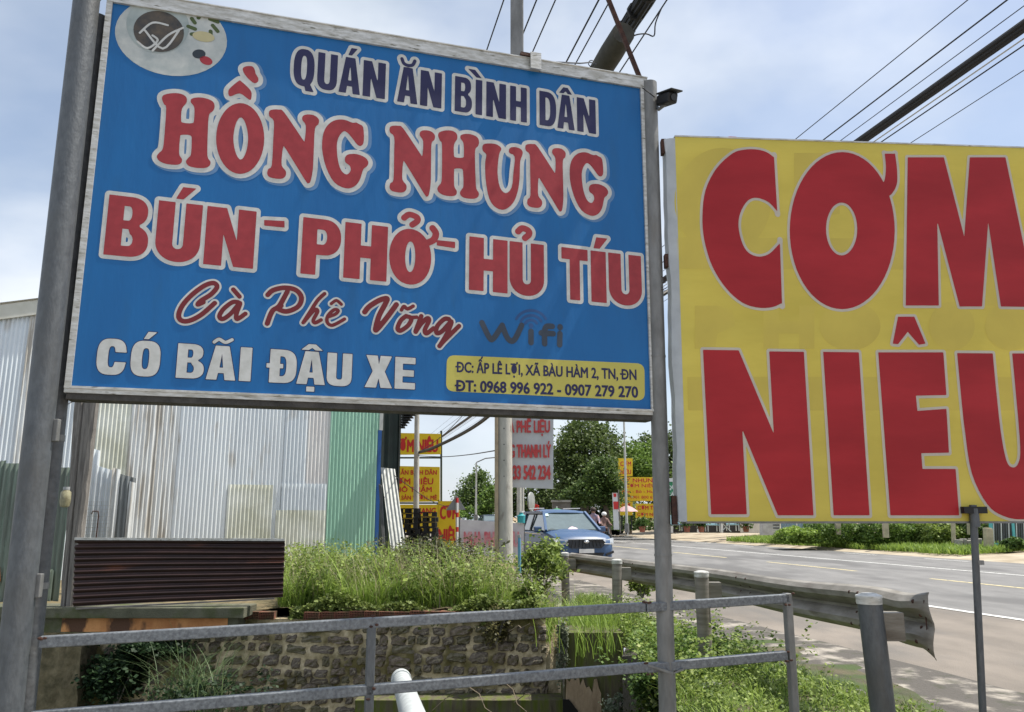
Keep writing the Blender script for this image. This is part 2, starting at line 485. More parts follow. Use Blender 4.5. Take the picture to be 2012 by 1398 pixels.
CIRC = ('P', [(.12, 1.04), (.38, 1.04), (.5, 1.11), (.62, 1.04), (.88, 1.04), (.63, 1.22), (.37, 1.22)])
# ================================================================== GROUND, ROAD, DITCH
asphalt = M('worn_asphalt', (0.185, 0.18, 0.175), 0.85, col2=(0.13, 0.127, 0.124), scale=1.6, bump=0.25, bscale=120, col3=(0.105, 0.102, 0.10), scale3=0.5, lo3=0.52, hi3=0.62, stretch=(1, .35, 1))
shoulder = M('dusty_asphalt', (0.215, 0.185, 0.155), 0.9, col2=(0.145, 0.125, 0.105), scale=1.2, bump=0.3, bscale=110, col3=(0.13, 0.118, 0.105), scale3=0.8, lo3=0.52, hi3=0.68, stretch=(1, .4, 1))
dirt = M('tan_dirt', (0.40, 0.29, 0.17), 0.95, col2=(0.23, 0.155, 0.085), scale=1.6, bump=0.4, bscale=30, col3=(0.16, 0.13, 0.07), scale3=0.6, lo3=0.55, hi3=0.7)
soil = M('damp_soil', (0.10, 0.085, 0.045), 0.95, col2=(0.055, 0.05, 0.03), scale=3, bump=0.6, bscale=25, col3=(0.045, 0.07, 0.015), scale3=1.8, lo3=0.45, hi3=0.6)
paving = M('stained_concrete_paving', (0.30, 0.27, 0.23), 0.85, col2=(0.075, 0.066, 0.056), scale=2.2, lo=0.5, hi=0.62, bump=0.5, bscale=30, col3=(0.05, 0.05, 0.03), scale3=4.5, lo3=0.55, hi3=0.68)
sand = M('pale_sand', (0.55, 0.48, 0.34), 0.95, var=0.15, bump=0.3)

AL = math.atan(361.0 / FPX * math.cos(TH))
RD = Vector((-math.sin(AL), math.cos(AL), 0)); RN = Vector((math.cos(AL), math.sin(AL), 0))
def lat(p): return p.dot(RN)
KERB = (lat(G(2012, 1368.6)) + lat(G(1554, 1250.5))) / 2
L1 = (lat(G(2012, 1217.7)) + lat(G(1824, 1190.8))) / 2
LY = (lat(G(1958, 1149)) + lat(G(1707, 1125))) / 2
L2 = (lat(G(2012, 1129.5)) + lat(G(1653, 1101))) / 2
FAR = (lat(G(2012, 1111.5)) + lat(G(1204, 1051))) / 2
print('lateral', KERB, L1, LY, L2, FAR)
def strip(name, l0, l1, s0, s1, z, mat, kind='structure', n=1):
    rows = []
    for i in range(n + 1):
        s_ = s0 + (s1 - s0) * i / n
        rows.append([RN * l0 + RD * s_ + Vector((0, 0, z)), RN * l1 + RD * s_ + Vector((0, 0, z))])
    return tag(MB().grid(rows).build(name, mat), kind=kind)
# ground as one sheet with the ditch cut out of it
def bankx(y): return 1.30 + 0.04 * (y - 6)
g = MB(); Zg = -0.06
g.poly([(-900, 10.62, Zg), (1.5, 10.62, Zg), (1.5, 3000, Zg), (-900, 3000, Zg)])
g.poly([(1.5, 10.62, Zg), (2200, 10.62, Zg), (2200, 3000, Zg), (1.5, 3000, Zg)])
g.poly([(1.15, -30, Zg), (2200, -30, Zg), (2200, 10.62, Zg), (1.5, 10.62, Zg)])
tag(g.build('ground', dirt), kind='structure')
strip('shoulder', KERB, L1 + 0.1, -30, 420, -0.004, shoulder, n=3)
strip('road', L1 - 0.02, FAR, -30, 420, 0.0, asphalt, n=3)
linew = M('worn_white_line', (0.66, 0.66, 0.63), 0.7, col2=(0.38, 0.38, 0.36), scale=9, lo=0.42, hi=0.5)
liney = M('worn_yellow_line', (0.62, 0.52, 0.26), 0.7, col2=(0.34, 0.30, 0.2), scale=9, lo=0.42, hi=0.5)
def stripe(l, w_, s0, s1, mat): 
    return tag(strip('road_marking', l - w_ / 2, l + w_ / 2, s0, s1, 0.0045, mat), kind='structure')
stripe(L1, 0.16, -20, 5, linew); stripe(L1, 0.16, 5.02, 400, linew)
stripe(L2, 0.14, -20, 400, linew)
for i in range(26):
    s_ = 1 + i * 8.0
    stripe(LY, 0.13, s_ - 3.6, s_ + 1.4, liney)
for i in range(40):
    stripe(FAR - 0.85, 0.12, i * 5.0, i * 5.0 + 2.2, linew)

# raised stained strip between guardrail posts and kerb
kb = MB()
def edge(l, s_, z): return RN * l + RD * s_ + Vector((0, 0, z))
rows = []
for i in range(60):
    s_ = -6 + i * 0.6; r_ = []
    for j in range(9):
        l = KERB - 1.9 + 1.9 * j / 8
        r_.append(edge(l + (random.uniform(-.03, .03) if j not in (8,) else 0), s_, 0.035 + random.uniform(-.008, .008) + (0.0 if j else -0.08)))
    r_.append(edge(KERB + 0.004, s_, -0.05)); rows.append(r_)
tag(kb.grid(rows).build('pavement', paving, smooth=False), kind='structure')

# verge on the far side, rising gently away from the road
vb = MB(); rows = []
for i in range(90):
    s_ = -20 + i * 2.4; r_ = []
    for j in range(22):
        l = FAR - 0.05 + j * 0.75
        h = 0.01 + 0.45 * min(1, max(0, (l - FAR) / 9)) ** 1.2 + (random.uniform(-.03, .05) if j > 0 else 0)
        if j == 0: h = -0.05
        r_.append(edge(l + random.uniform(-.12, .12), s_, h))
    r_.append(edge(FAR + 60, s_, 0.55)); rows.append(r_)
tag(vb.grid(rows).build('verge', M('pale_tan_dirt', (0.42, 0.36, 0.27), 0.95, col2=(0.28, 0.23, 0.16), scale=0.8, bump=0.4, bscale=12, col3=(0.17, 0.11, 0.07), scale3=0.5, lo3=0.58, hi3=0.7)), kind='structure')  # paler, less orange dirt for the far verge
tag(MB().grid([[edge(FAR + 1.6 + 1.3 * math.sin(i * .31) * 0 + 0.0, i * 1.0 - 2, .13), edge(FAR + 2.6 + math.sin(i * .5) * .5, i * 1.0 - 2, .2), edge(FAR + 3.9 + math.sin(i * .3) * .6, i - 2, .24)] for i in range(26)]).build('sand_patch', sand), kind='structure')

# ditch: floor, right bank, bridge deck
DY = 10.5                                              # face of the stone wall
tag(MB().grid([[(x, y, -1.45 + random.uniform(-.06, .06)) for x in np.linspace(-12, 1.6, 30)] for y in np.linspace(1.5, 10.7, 20)]).build('ditch_floor', soil), kind='structure')
dk = MB().slab([(-12, -6, 0), (1.25, -6, 0), (1.25, 4.4, 0), (-2.6, 3.35, 0), (-12, 1.2, 0)], (0, 0, -0.25))
tag(dk.build('bridge_deck', conc), kind='structure')
mossy = M('mossy_concrete', (0.16, 0.14, 0.10), 0.95, col2=(0.07, 0.06, 0.035), scale=7, stretch=(1.6, 1, .22), bump=0.6, bscale=20, col3=(0.085, 0.105, 0.015), scale3=7, lo3=0.42, hi3=0.6)
coping_m = M('damp_grey_coping', (0.13, 0.13, 0.09), 0.9, col2=(0.075, 0.075, 0.05), scale=5, bump=0.4, col3=(0.06, 0.075, 0.02), scale3=4, lo3=.5, hi3=.7)
bk = MB(); rows = []
for i in range(24):
    y = 4.0 + i * 0.29
    x = bankx(y); rows.append([(x + random.uniform(-.05, .05) + .12, y, -1.6), (x + random.uniform(-.05, .05), y, -0.8), (x + random.uniform(-.04, .04), y, -0.1), (x + .06, y, .03 + random.uniform(0, .05)), (x + .5, y, .05 + random.uniform(0, .05)), (x + 1.1, y, .05 + random.uniform(-.02, .04)), (x + 2.2, y, .03)])
tag(bk.grid(rows).build('bank', soil), kind='structure')

# ------------------------------------------------------------------ raised plot behind the stone wall
PZ = 0.40
def plot_h(x, y):
    t = min(1, max(0, (0.45 - x) / 0.9)); t2 = min(1, max(0, (21 - y) / 6))
    return Zg + 0.01 + (PZ - Zg) * (t * t * (3 - 2 * t)) * (0.5 + 0.5 * t2)
rows = []
for j in range(60):
    y = DY + 0.12 + 0.3 * j * (1 + j * 0.02); rows.append([(x, y, plot_h(x, y) + random.uniform(-.025, .025)) for x in np.concatenate([np.linspace(-40, -9, 10), np.linspace(-8.6, 1.8, 60)])])
tag(MB().grid(rows).build('raised_plot', M('brown_plot_soil', (0.20, 0.15, 0.08), 0.95, col2=(0.10, 0.085, 0.04), scale=3, bump=0.5, bscale=20)), kind='structure')

# ------------------------------------------------------------------ stone retaining wall
mortar = M('pale_mortar', (0.72, 0.61, 0.42), 0.95, col2=(0.36, 0.29, 0.17), scale=9, bump=0.9, bscale=26, col3=(0.14, 0.12, 0.045), scale3=2.1, lo3=0.48, hi3=0.62)
stone_ms = [M('dark_wall_stone', (0.255, 0.215, 0.175), 0.9, col2=(0.11, 0.09, 0.07), scale=9, bump=0.7, bscale=35, col3=(0.36, 0.32, 0.22), scale3=5, lo3=0.55, hi3=0.68),
            M('brown_wall_stone', (0.30, 0.25, 0.20), 0.9, col2=(0.12, 0.09, 0.065), scale=9, bump=0.7, bscale=35, col3=(0.09, 0.085, 0.02), scale3=4, lo3=0.5, hi3=0.66),
            M('mossy_wall_stone', (0.27, 0.24, 0.17), 0.9, col2=(0.12, 0.105, 0.07), scale=9, bump=0.7, bscale=35, col3=(0.10, 0.10, 0.03), scale3=5, lo3=0.5, hi3=0.7)]
SX0, SX1 = -6.6, 0.42
wl = empty('stone_wall', (-2.5, DY, -1.5), 'dark rubble stone retaining wall with pale mortar above the ditch', 'wall')
rows = []
for zz in np.linspace(-1.6, 0.30, 34):
    rows.append([(x, DY + 0.03 + random.uniform(-.03, .02), zz) for x in np.linspace(SX0, SX1, 120)])
rows.append([(x, DY + 0.30, 0.30) for x in np.linspace(SX0, SX1, 120)])
MB().grid(rows).build('mortar', mortar, wl, smooth=True)
MB().grid([[(SX1 + .0, DY + 0.03, z), (SX1 + 0.15, DY + .15, z), (SX1 + 0.3, DY + .8, z)] for z in (-1.6, -.8, 0.02)]).build('wall_return', mortar, wl)
variants = []
for k in range(15):
    n = 5; a, b = [], []
    V = []; nx, nz = 5, 4
    rows = []
    for i in range(nz + 1):
        r_ = []
        for j in range(nx + 1):
            fx, fz = j / nx * 2 - 1, i / nz * 2 - 1
            rr = 1 - 0.05 * (abs(fx) ** 3 * abs(fz) ** 3)
            edge_ = max(abs(fx), abs(fz))
            d = -0.045 - 0.012 * (1 - edge_ ** 4) + random.uniform(-.02, .02)
            if edge_ > 0.99: d = 0.03
            r_.append((fx * .5 * rr + random.uniform(-.06, .06), d, fz * .5 * rr + random.uniform(-.08, .08)))
        rows.append(r_)
    mb = MB().grid(rows); me = bpy.data.meshes.new('stone')
    me.from_pydata([tuple(p) for p in mb.v], [], mb.f); me.materials.append(stone_ms[k % 3]); variants.append(me)
zc = 0.225; row = 0; ns = 0
while zc > -1.15:
    rh = random.uniform(0.105, 0.145); x = SX0 + 0.6 + random.uniform(0, .2)
    while x < SX1 - 0.02:
        wd = random.choice((random.uniform(0.10, 0.18), random.uniform(0.18, 0.36)))
        if x + wd > SX1 + .03: wd = SX1 + .03 - x
        if wd > 0.08 and ns < 298 and x > -5.2:
            st = bpy.data.objects.new('stone', random.choice(variants)); C.objects.link(st); st.parent = wl
            gap = random.uniform(.0, .020)
            st.location = Vector((x + wd / 2, DY + 0.03 + random.uniform(-.012, .012), zc - rh / 2 + random.uniform(-.016, .016) + .022 * math.sin(x * 1.7 + row * .9))) - Vector(wl.location)
            st.scale = (max(wd - gap, .06), random.uniform(.55, 1.1), max(rh * random.uniform(.9, 1.2) - gap * .6, .05))
            st.rotation_euler = (0, random.uniform(-.13, .13), 0); ns += 1
        x += wd
    zc -= rh; row += 1
print('stones', ns, 'rows', row)
# rubble pier at the left end and mossy footing
rub = M('rubble_concrete', (0.20, 0.165, 0.10), 0.95, col2=(0.075, 0.065, 0.035), scale=6, bump=0.9, bscale=18, col3=(0.06, 0.05, 0.03), scale3=3)
def rough_box(name, x0, x1, y0, z0, z1, mat, parent=None, amp=0.03, dy=0.4, nx=14, nz=14):
    rows = []
    for z in np.linspace(z0, z1, nz): rows.append([(x0, y0 + dy, z)] + [(x, y0 + random.uniform(-amp, amp), z) for x in np.linspace(x0, x1, nx)] + [(x1, y0 + dy, z)])
    rows.append([(x0, y0 + dy, z1)] + [(x, y0 + dy, z1) for x in np.linspace(x0, x1, nx)] + [(x1, y0 + dy, z1)])
    return MB().grid(rows).build(name, mat, parent, smooth=True)
a = P(60, 1250, 10.2); b = P(167, 1250, 10.2)
tag(rough_box('rubble_pier', a.x, b.x, 10.15, -1.5, 0.02, rub, dy=.9), 'mottled brown rubble pier under the left end of the concrete beam', 'pier')
tag(rough_box('wall_footing', P(700, 1380, 10.2).x, P(1105, 1380, 10.2).x, 10.12, -1.5, P(900, 1376, 10.1).z, mossy, amp=.02), 'low green mossy concrete footing along the foot of the stone wall', 'footing')

# concrete beam with orange painted face
bmL, bmR = P(88, 1215, 10.25), P(470, 1200, 10.25)
bt = empty('concrete_beam', (bmL.x, 10.3, 0.2), 'mossy concrete beam with a peeling orange face under the brown corrugated sheet', 'beam')
z0 = P(300, 1243, 10.2).z; z1 = P(300, 1213, 10.2).z; z2 = P(300, 1192, 10.2).z
MB().slab([(bmL.x - 3.5, 10.22, z0), (bmR.x, 10.22, z0), (bmR.x, 10.22, z1), (bmL.x - 3.5, 10.22, z1)], (0, .3, 0)).build('beam_core', coping_m, bt)
MB().slab([(bmL.x - 3.5, 10.12, z1), (bmR.x + .1, 10.12, z1), (bmR.x + .1, 10.12, z2), (bmL.x - 3.5, 10.12, z2)], (0, .5, 0)).build('coping', coping_m, bt, bevel=.01)
ora = M('peeling_orange_paint', (0.62, 0.30, 0.12), 0.9, col2=(0.40, 0.16, 0.06), scale=5, bump=0.3, col3=(0.10, 0.05, 0.03), scale3=3.4, lo3=0.52, hi3=0.6, stretch=(1, 1, .6))
xo = P(120, 1225, 10.2).x
MB().slab([(xo, 10.212, z0 + .01), (bmR.x - .12, 10.212, z0 + .01), (bmR.x - .12, 10.212, z1 - .004), (xo, 10.212, z1 - .004)], (0, .02, 0)).build('orange_face', ora, bt)

# hollow red bricks along the top of the wall
brick_m = M('red_hollow_brick', (0.29, 0.10, 0.06), 0.9, col2=(0.15, 0.06, 0.04), scale=14, bump=0.5, col3=(0.08, 0.065, 0.035), scale3=7, lo3=0.42, hi3=0.6)
hole_m = M('brick_hole', (0.02, 0.01, 0.008), 0.95)
bx0, bx1 = P(478, 1186, 10.4).x, P(1050, 1186, 10.4).x
bme = None; x = bx0; bi = 0
while x < bx1:
    wd = 0.185; zb = 0.30 + random.uniform(-.008, .008)
    if bme is None:
        mb = MB(); nx_, nz_ = 9, 3; xs = []; zs = []
        # front face as a grille: bars leave real holes
        for i in range(nx_ + 1): mb.box((-.09 + .18 * i / nx_, 0.0, .045), (.0075, .06, .09))
        for j in range(nz_ + 1): mb.box((0, 0.002, .003 + .084 * j / nz_), (.18, .058, .0075))
        mb.box((0, .09, .045), (.18, .12, .088))
        bme = mb.build('brick', brick_m, wl); bme.location = Vector((x + .09, DY - 0.02, zb)) - Vector(wl.location)
        for v in bme.data.vertices: v.co += Vector(wl.location)
    else:
        if random.random() > 0.12:
            c = bme.copy(); C.objects.link(c); c.location = Vector((x + .09, DY - 0.02 + random.uniform(-.02, .02), zb)) - Vector(wl.location); c.rotation_euler = (0, random.uniform(-.03, .03), random.uniform(-.06, .06))
    x += wd + 0.003; bi += 1

# ------------------------------------------------------------------ culvert headwall at the right
hw = empty('culvert_headwall', (1.2, 10.0, -1.4), 'mossy green concrete culvert headwall with a dark opening under the bank', 'culvert')
hx0, hx1 = P(1108, 1250, 9.9).x, P(1225, 1250, 9.9).x
zt = P(1160, 1243, 9.9).z
rows = []
for z in np.linspace(-1.5, zt, 16):
    rows.append([(hx0, 10.6, z)] + [(x_, 9.9 + random.uniform(-.015, .015), z) for x_ in np.linspace(hx0, hx1, 14)] + [(hx1, 10.6, z)])
rows.append([(hx0, 10.6, zt)] + [(x_, 10.6, zt) for x_ in np.linspace(hx0, hx1, 14)] + [(hx1, 10.6, zt)])
MB().grid(rows).build('headwall_block', mossy, hw, smooth=True)
pale_c = M('scraped_concrete', (0.42, 0.32, 0.22), 0.9, col2=(0.22, 0.16, 0.10), scale=5, bump=0.5, stretch=(1, 1, .4))
q = [(1113, 1334), (1119, 1340), (1124, 1331), (1131, 1338), (1137, 1328), (1140, 1346), (1146, 1334), (1152, 1352), (1158, 1349), (1164, 1361), (1168, 1336), (1173, 1334), (1177, 1352), (1181, 1362), (1182, 1398), (1186, 1440), (1150, 1440), (1135, 1395), (1112, 1375)]
MB().slab([P(x_, y_, 9.86) for x_, y_ in q], (0, .05, 0)).build('scraped_patch', pale_c, hw)
q = [(1106, 1375), (1118, 1374), (1135, 1396), (1150, 1440), (1106, 1440)]
MB().slab([P(x_, y_, 9.84) for x_, y_ in q], (0, .05, 0)).build('opening', M('culvert_shade_black', (0.006, 0.006, 0.005), 0.95), hw)  # solid black slab, painted shade in place of a real hole
q = [P(1222, 1290, 9.3), P(1262, 1285, 9.0), P(1262, 1285, 9.0) + Vector((0, 0, -1.4)), P(1222, 1290, 9.3) + Vector((0, 0, -1.4))]
MB().slab(q, (.25, 1.2, 0)).build('wing_wall', M('shadow_dark_concrete', (0.10, 0.09, 0.07), 0.95, col2=(0.05, 0.045, 0.035), scale=8, bump=.5), hw)  # dark concrete colour stands in for the shadow right of the headwall

# white drain pipe leaning out of the ditch towards the bridge
pipe_m = M('grey_white_plastic_pipe', (0.50, 0.53, 0.53), 0.5, col2=(0.36, 0.38, 0.38), scale=12)
dp = empty('drain_pipe', P(805, 1398, 6.0), 'pale grey plastic drain pipe sloping up against the stone wall', 'pipe')
p0, p1 = P(788, 1334, 8.6), P(822, 1440, 5.4)
MB().tube([p0 + (p1 - p0) * t for t in (0, .03, .5, 1)], .092, 20).build('pipe', pipe_m, dp, smooth=True)
MB().tube([p0 - (p1 - p0) * .004, p0 + (p1 - p0) * .06], .102, 20).build('pipe_collar', pipe_m, dp, smooth=True)

# ================================================================== BLUE SIGN
dl = math.radians(16.5)
S = Plane(P(140, 762, 4.0), (math.cos(dl), math.sin(dl), 0))
SW = float(S.hit(1278, 795)[0]); SH = 2.165
print('sign', SW)
blue = M('blue_sign_vinyl', (0.006, 0.125, 0.355), 0.42, col2=(0.005, 0.106, 0.31), scale=1.6, col3=(0.012, 0.10, 0.25), scale3=4, lo3=0.55, hi3=0.95, stretch=(2.5, 2.5, .6), bump=.12, bscale=6, spec=.35)
cream = M('cream_outline_print', (0.56, 0.57, 0.56), 0.5, col2=(0.46, 0.47, 0.45), scale=18, spec=.3)
redL = M('faded_red_print', (0.33, 0.034, 0.042), 0.45, col2=(0.27, 0.027, 0.034), scale=20, spec=.35)
mar = M('maroon_print', (0.17, 0.02, 0.025), 0.45, spec=.3)
navy = M('navy_print', (0.025, 0.025, 0.085), 0.45, spec=.3)
sg = empty('signboard', S.to3(0, 0, 0), 'large blue framed signboard with red words HỒNG NHUNG between grey poles', 'signboard')
def slabP(pl, u0, v0, u1, v1, d0, d1):
    return [pl.to3(u0, v0, d0), pl.to3(u1, v0, d0), pl.to3(u1, v1, d0), pl.to3(u0, v1, d0)], pl.n * (d1 - d0)
MB().slab(*slabP(S, 0, 0, SW, SH, 0, -0.10)).build('sign_panel', blue, sg)
SW2 = SW + .015
MB().slab(*slabP(S, -.03, SH, SW2 + .035, SH + .075, .016, -.15)).slab(*slabP(S, -.03, SH + .075, SW2 + .035, SH + .082, .022, -.15)).build('top_frame', alu, sg)
MB().slab(*slabP(S, -.03, -.024, SW2 + .01, 0.0, .010, -.02)).slab(*slabP(S, -.03, -.002, SW2 + .01, .010, .018, -.02)).build('bottom_rim', alu, sg)
MB().slab(*slabP(S, -.02, -.055, SW2 + .01, -.024, .0, -.13)).build('bottom_channel', M('dark_underside_steel', (0.07, 0.065, 0.06), .7, .2, col2=(0.03, .028, .025), scale=10, bump=.3), sg)  # darker steel channel along the underside of the sign
MB().slab(*slabP(S, -.03, 0.0, 0.0, SH, .014, -.12)).build('left_rim', alu, sg)
MB().slab(*slabP(S, SW, 0.0, SW2 + .01, SH, .014, -.12)).build('right_rim', alu, sg)
MB().slab(*slabP(S, 0, 0.01, SW, .04, -.1, -.13)).slab(*slabP(S, 0, SH - .04, SW, SH, -.1, -.13)).slab(*slabP(S, SW / 2, .04, SW / 2 + .04, SH - .04, -.1, -.13)).build('back_brace', galv, sg)

def letters(ink, parent, fill, outline=None, ow=0.0, d=0.0015, grow=0.0, res=0.004, name='lettering', shadow=None, label=None):
    fld = ink.field(max(ow, grow, 0) + 0.002, res)
    if outline is not None: ink.mesh(name + '_outline', outline, parent, ow, d, res, fld)
    o = ink.mesh(name, fill, parent, grow, d + (0.0012 if outline is not None else 0), res, fld)
    if label: o['label'] = label
    return o
# line 1
i1 = Ink(S)
line_glyphs(i1, [('Q', 575, 616, [('P', [(.5, .12), (.78, .12), (1.02, -.13), (.62, -.13)])]), ('U', 622, 661), ('A', 665, 707, [ACUTE]), ('N', 712, 756),
                 ('A', 780, 820, [('S', [(.18, 1.22), (.28, 1.1), (.5, 1.06), (.72, 1.1), (.82, 1.22)], 3.3)]), ('N', 825, 867), ('B', 893, 927), ('I', 934, 947, [('P', [(.9, 1.06), (.1, 1.06), (-1.2, 1.27), (-.1, 1.27)])]),
                 ('N', 955, 994), ('H', 1002, 1035), ('D', 1060, 1093), ('A', 1095, 1129, [CIRC]), ('N', 1134, 1171)], (756, 195, .165), (622, 102, .173), sx=.36, sy=.17)
letters(i1, sg, navy, cream, .020, label='navy words QUÁN ĂN BÌNH DÂN with a pale outline')
# line 2, bulbous red letters traced once and repeated
zt_ = lambda pts: [(200 + x / 3.593, 80 + y / 3.593) for x, y in pts]
GH = crom(zt_([(425, 408), (440, 382), (500, 370), (560, 375), (598, 400), (597, 440), (567, 478), (560, 555), (572, 578), (640, 582), (651, 560), (655, 500), (650, 462), (629, 435), (634, 410), (680, 400), (740, 408), (785, 430), (797, 465), (785, 497), (759, 520), (750, 600), (745, 780), (750, 828), (768, 855), (758, 886), (720, 899), (660, 896), (612, 882), (594, 852), (612, 825), (630, 800), (635, 700), (625, 668), (562, 665), (552, 690), (546, 780), (551, 812), (567, 837), (558, 866), (520, 876), (450, 868), (402, 845), (389, 815), (406, 790), (428, 768), (440, 700), (455, 480), (440, 450)]), 3)
GN = crom(zt_([(1180, 507), (1195, 488), (1250, 486), (1290, 508), (1415, 692), (1432, 700), (1440, 600), (1416, 560), (1419, 532), (1450, 520), (1500, 527), (1532, 555), (1528, 592), (1505, 618), (1497, 750), (1491, 900), (1474, 990), (1458, 1005), (1436, 985), (1300, 765), (1281, 753), (1273, 800), (1270, 880), (1299, 920), (1295, 958), (1260, 975), (1190, 965), (1168, 940), (1175, 905), (1200, 878), (1210, 700), (1215, 570), (1185, 537)]), 3)
GG = crom(zt_([(1815, 588), (1845, 610), (1850, 700), (1838, 737), (1808, 738), (1770, 690), (1735, 650), (1705, 640), (1672, 680), (1659, 740), (1666, 840), (1690, 915), (1728, 944), (1756, 918), (1750, 882), (1720, 858), (1717, 825), (1740, 802), (1800, 800), (1860, 825), (1882, 860), (1868, 890), (1845, 908), (1820, 985), (1780, 1030), (1720, 1041), (1640, 998), (1582, 890), (1555, 760), (1565, 650), (1600, 590), (1650, 560), (1710, 557), (1768, 578), (1795, 577)]), 3)
GO = zt_(ell(977, 690, 170, 250, 2.0)); GOi = zt_(ell(981, 690, 52, 149, 1.8))
GC = crom(zt_([(893, 365), (905, 335), (965, 285), (985, 287), (1050, 350), (1057, 395), (1043, 417), (975, 372), (907, 393)]), 4)
GV = crom(zt_([(995, 205), (1010, 183), (1060, 180), (1080, 205), (1086, 232), (1105, 265), (1100, 292), (1070, 297), (1020, 253)]), 4)
z5 = lambda pts: [(550 + x / 2.874, 60 + y / 2.874) for x, y in pts]
GU = crom(z5([(1143, 655), (1157, 639), (1215, 640), (1250, 665), (1237, 700), (1228, 800), (1242, 885), (1275, 918), (1308, 885), (1318, 800), (1325, 712), (1294, 690), (1298, 663), (1330, 658), (1363, 672), (1370, 697), (1356, 740), (1353, 830), (1343, 905), (1318, 970), (1270, 1010), (1220, 1000), (1182, 950), (1162, 850), (1158, 750), (1165, 702), (1146, 680)]), 3)
uv = lambda q: S.hit(np.array(q)[:, 0], np.array(q)[:, 1])
def refit(q, xl, xr):                    # same letter moved along the line and squeezed to a new width
    a = uv(q); ul, ur = uv([(xl, 350), (xr, 350)])[:, 0]; b = a.copy()
    b[:, 0] = ul + (a[:, 0] - a[:, 0].min()) / np.ptp(a[:, 0]) * (ur - ul); return b
i2 = Ink(S)
for q in ([GH], [GO, GOi], [GN], [GG], [GC], [GV], [GU]): i2.uvloops([uv(k) for k in q])
i2.uvloops([refit(GN, 762, 853)]); i2.uvloops([refit(GH, 859, 941)]); i2.uvloops([refit(GN, 1032, 1112)]); i2.uvloops([refit(GG, 1119, 1194)])
fl2 = i2.field(.045, .004)
sh = i2.mesh('lettering_shadow_print', M('pale_blue_print', (0.10, 0.22, 0.42), .5), sg, .034, .0008, .004, fl2)
for v in sh.data.vertices: v.co += S.ex * .012 - S.ey * .006
i2.mesh('lettering_outline', cream, sg, .026, .0018, .004, fl2)
i2.mesh('lettering', redL, sg, 0, .003, .004, fl2)['label'] = 'red bulb-ended words HỒNG NHUNG with a pale outline'
# line 3
i3 = Ink(S)
HOOK = lambda cx: ('S', [(cx - .2, 1.20), (cx - .08, 1.27), (cx + .1, 1.24), (cx + .12, 1.17), (cx, 1.09)], 6.0)
line_glyphs(i3, [('B', 203, 288), ('U', 302, 390, [ACUTE]), ('N', 399, 497), ('P', 590, 667), ('H', 674, 759), ('O', 763, 846, [HOOK(.53), ('S', [(1.02, 1.07), (1.10, .98), (1.05, .86), (.93, .8)], 6.5)]),
                 ('H', 921, 997), ('U', 1001, 1069, [HOOK(.45)]), ('T', 1104, 1156), ('I', 1162, 1192, [('P', [(.2, 1.05), (.6, 1.05), (1.15, 1.27), (.4, 1.27)])]), ('U', 1197, 1262)],
            (203, 499.6, .0967), (213, 383, .1145), sx=.38, sy=.22, n=2.1)
i3.loops([[(519, 432), (559, 434), (559, 447), (519, 443)]]); i3.loops([[(858, 471.5), (894, 475), (894, 487.5), (858, 482)]])
letters(i3, sg, redL, cream, .022, grow=0.0, label='bold red words BÚN - PHỞ - HỦ TÍU with a pale outline')
# line 4, brush script
i4 = Ink(S)
zc_ = lambda pts: [(100 + x / 2.874, 350 + y / 2.874) for x, y in pts]
zd_ = lambda pts: [(700 + x / 3.33, 400 + y / 3.33) for x, y in pts]
for pts, r in [([(860, 700), (830, 712), (850, 690), (905, 655), (938, 615), (920, 592), (870, 605), (800, 655), (745, 715), (722, 770), (735, 802), (780, 805), (850, 770), (925, 705)], 5.0),
               ([(1058, 700), (1025, 700), (975, 738), (952, 778), (970, 795), (1015, 765), (1068, 705), (1048, 765), (1052, 795), (1098, 765)], 4.6),
               ([(1030, 628), (1065, 668)], 4.6),
               ([(1225, 658), (1255, 632), (1320, 618), (1385, 632), (1415, 675), (1395, 725), (1330, 752), (1280, 735), (1300, 720)], 5.0),
               ([(1335, 640), (1290, 720), (1250, 750), (1222, 820)], 5.0),
               ([(1545, 652), (1505, 690), (1460, 760), (1425, 815), (1450, 785), (1490, 742), (1506, 752), (1482, 800), (1492, 816), (1525, 800)], 3.8),
               ([(1565, 782), (1605, 768), (1622, 748), (1600, 742), (1565, 775), (1560, 812), (1590, 830), (1658, 795)], 3.5),
               ([(1583, 708), (1612, 690), (1640, 712)], 3.2)]: i4.stroke(zc_(pts), r)
for pts, r in [([(55, 708), (85, 672), (150, 632), (200, 620), (190, 655), (150, 730), (128, 810), (135, 822), (200, 745), (262, 660)], 5.2),
               ([(325, 735), (290, 765), (270, 815), (290, 830), (340, 795), (360, 750), (325, 735)], 4.4), ([(350, 745), (395, 742)], 3.6),
               ([(295, 695), (312, 672), (335, 688), (372, 670)], 3.6),
               ([(425, 735), (400, 800), (388, 838), (420, 790), (462, 750), (476, 765), (448, 825), (460, 848), (505, 815)], 4.4),
               ([(606, 755), (575, 755), (530, 800), (525, 845), (560, 835), (622, 770), (598, 840), (555, 915), (545, 930), (575, 895), (672, 800)], 4.4)]: i4.stroke(zd_(pts), r)
letters(i4, sg, mar, cream, .0105, res=.0027, label='maroon brush script words Cà Phê Võng')
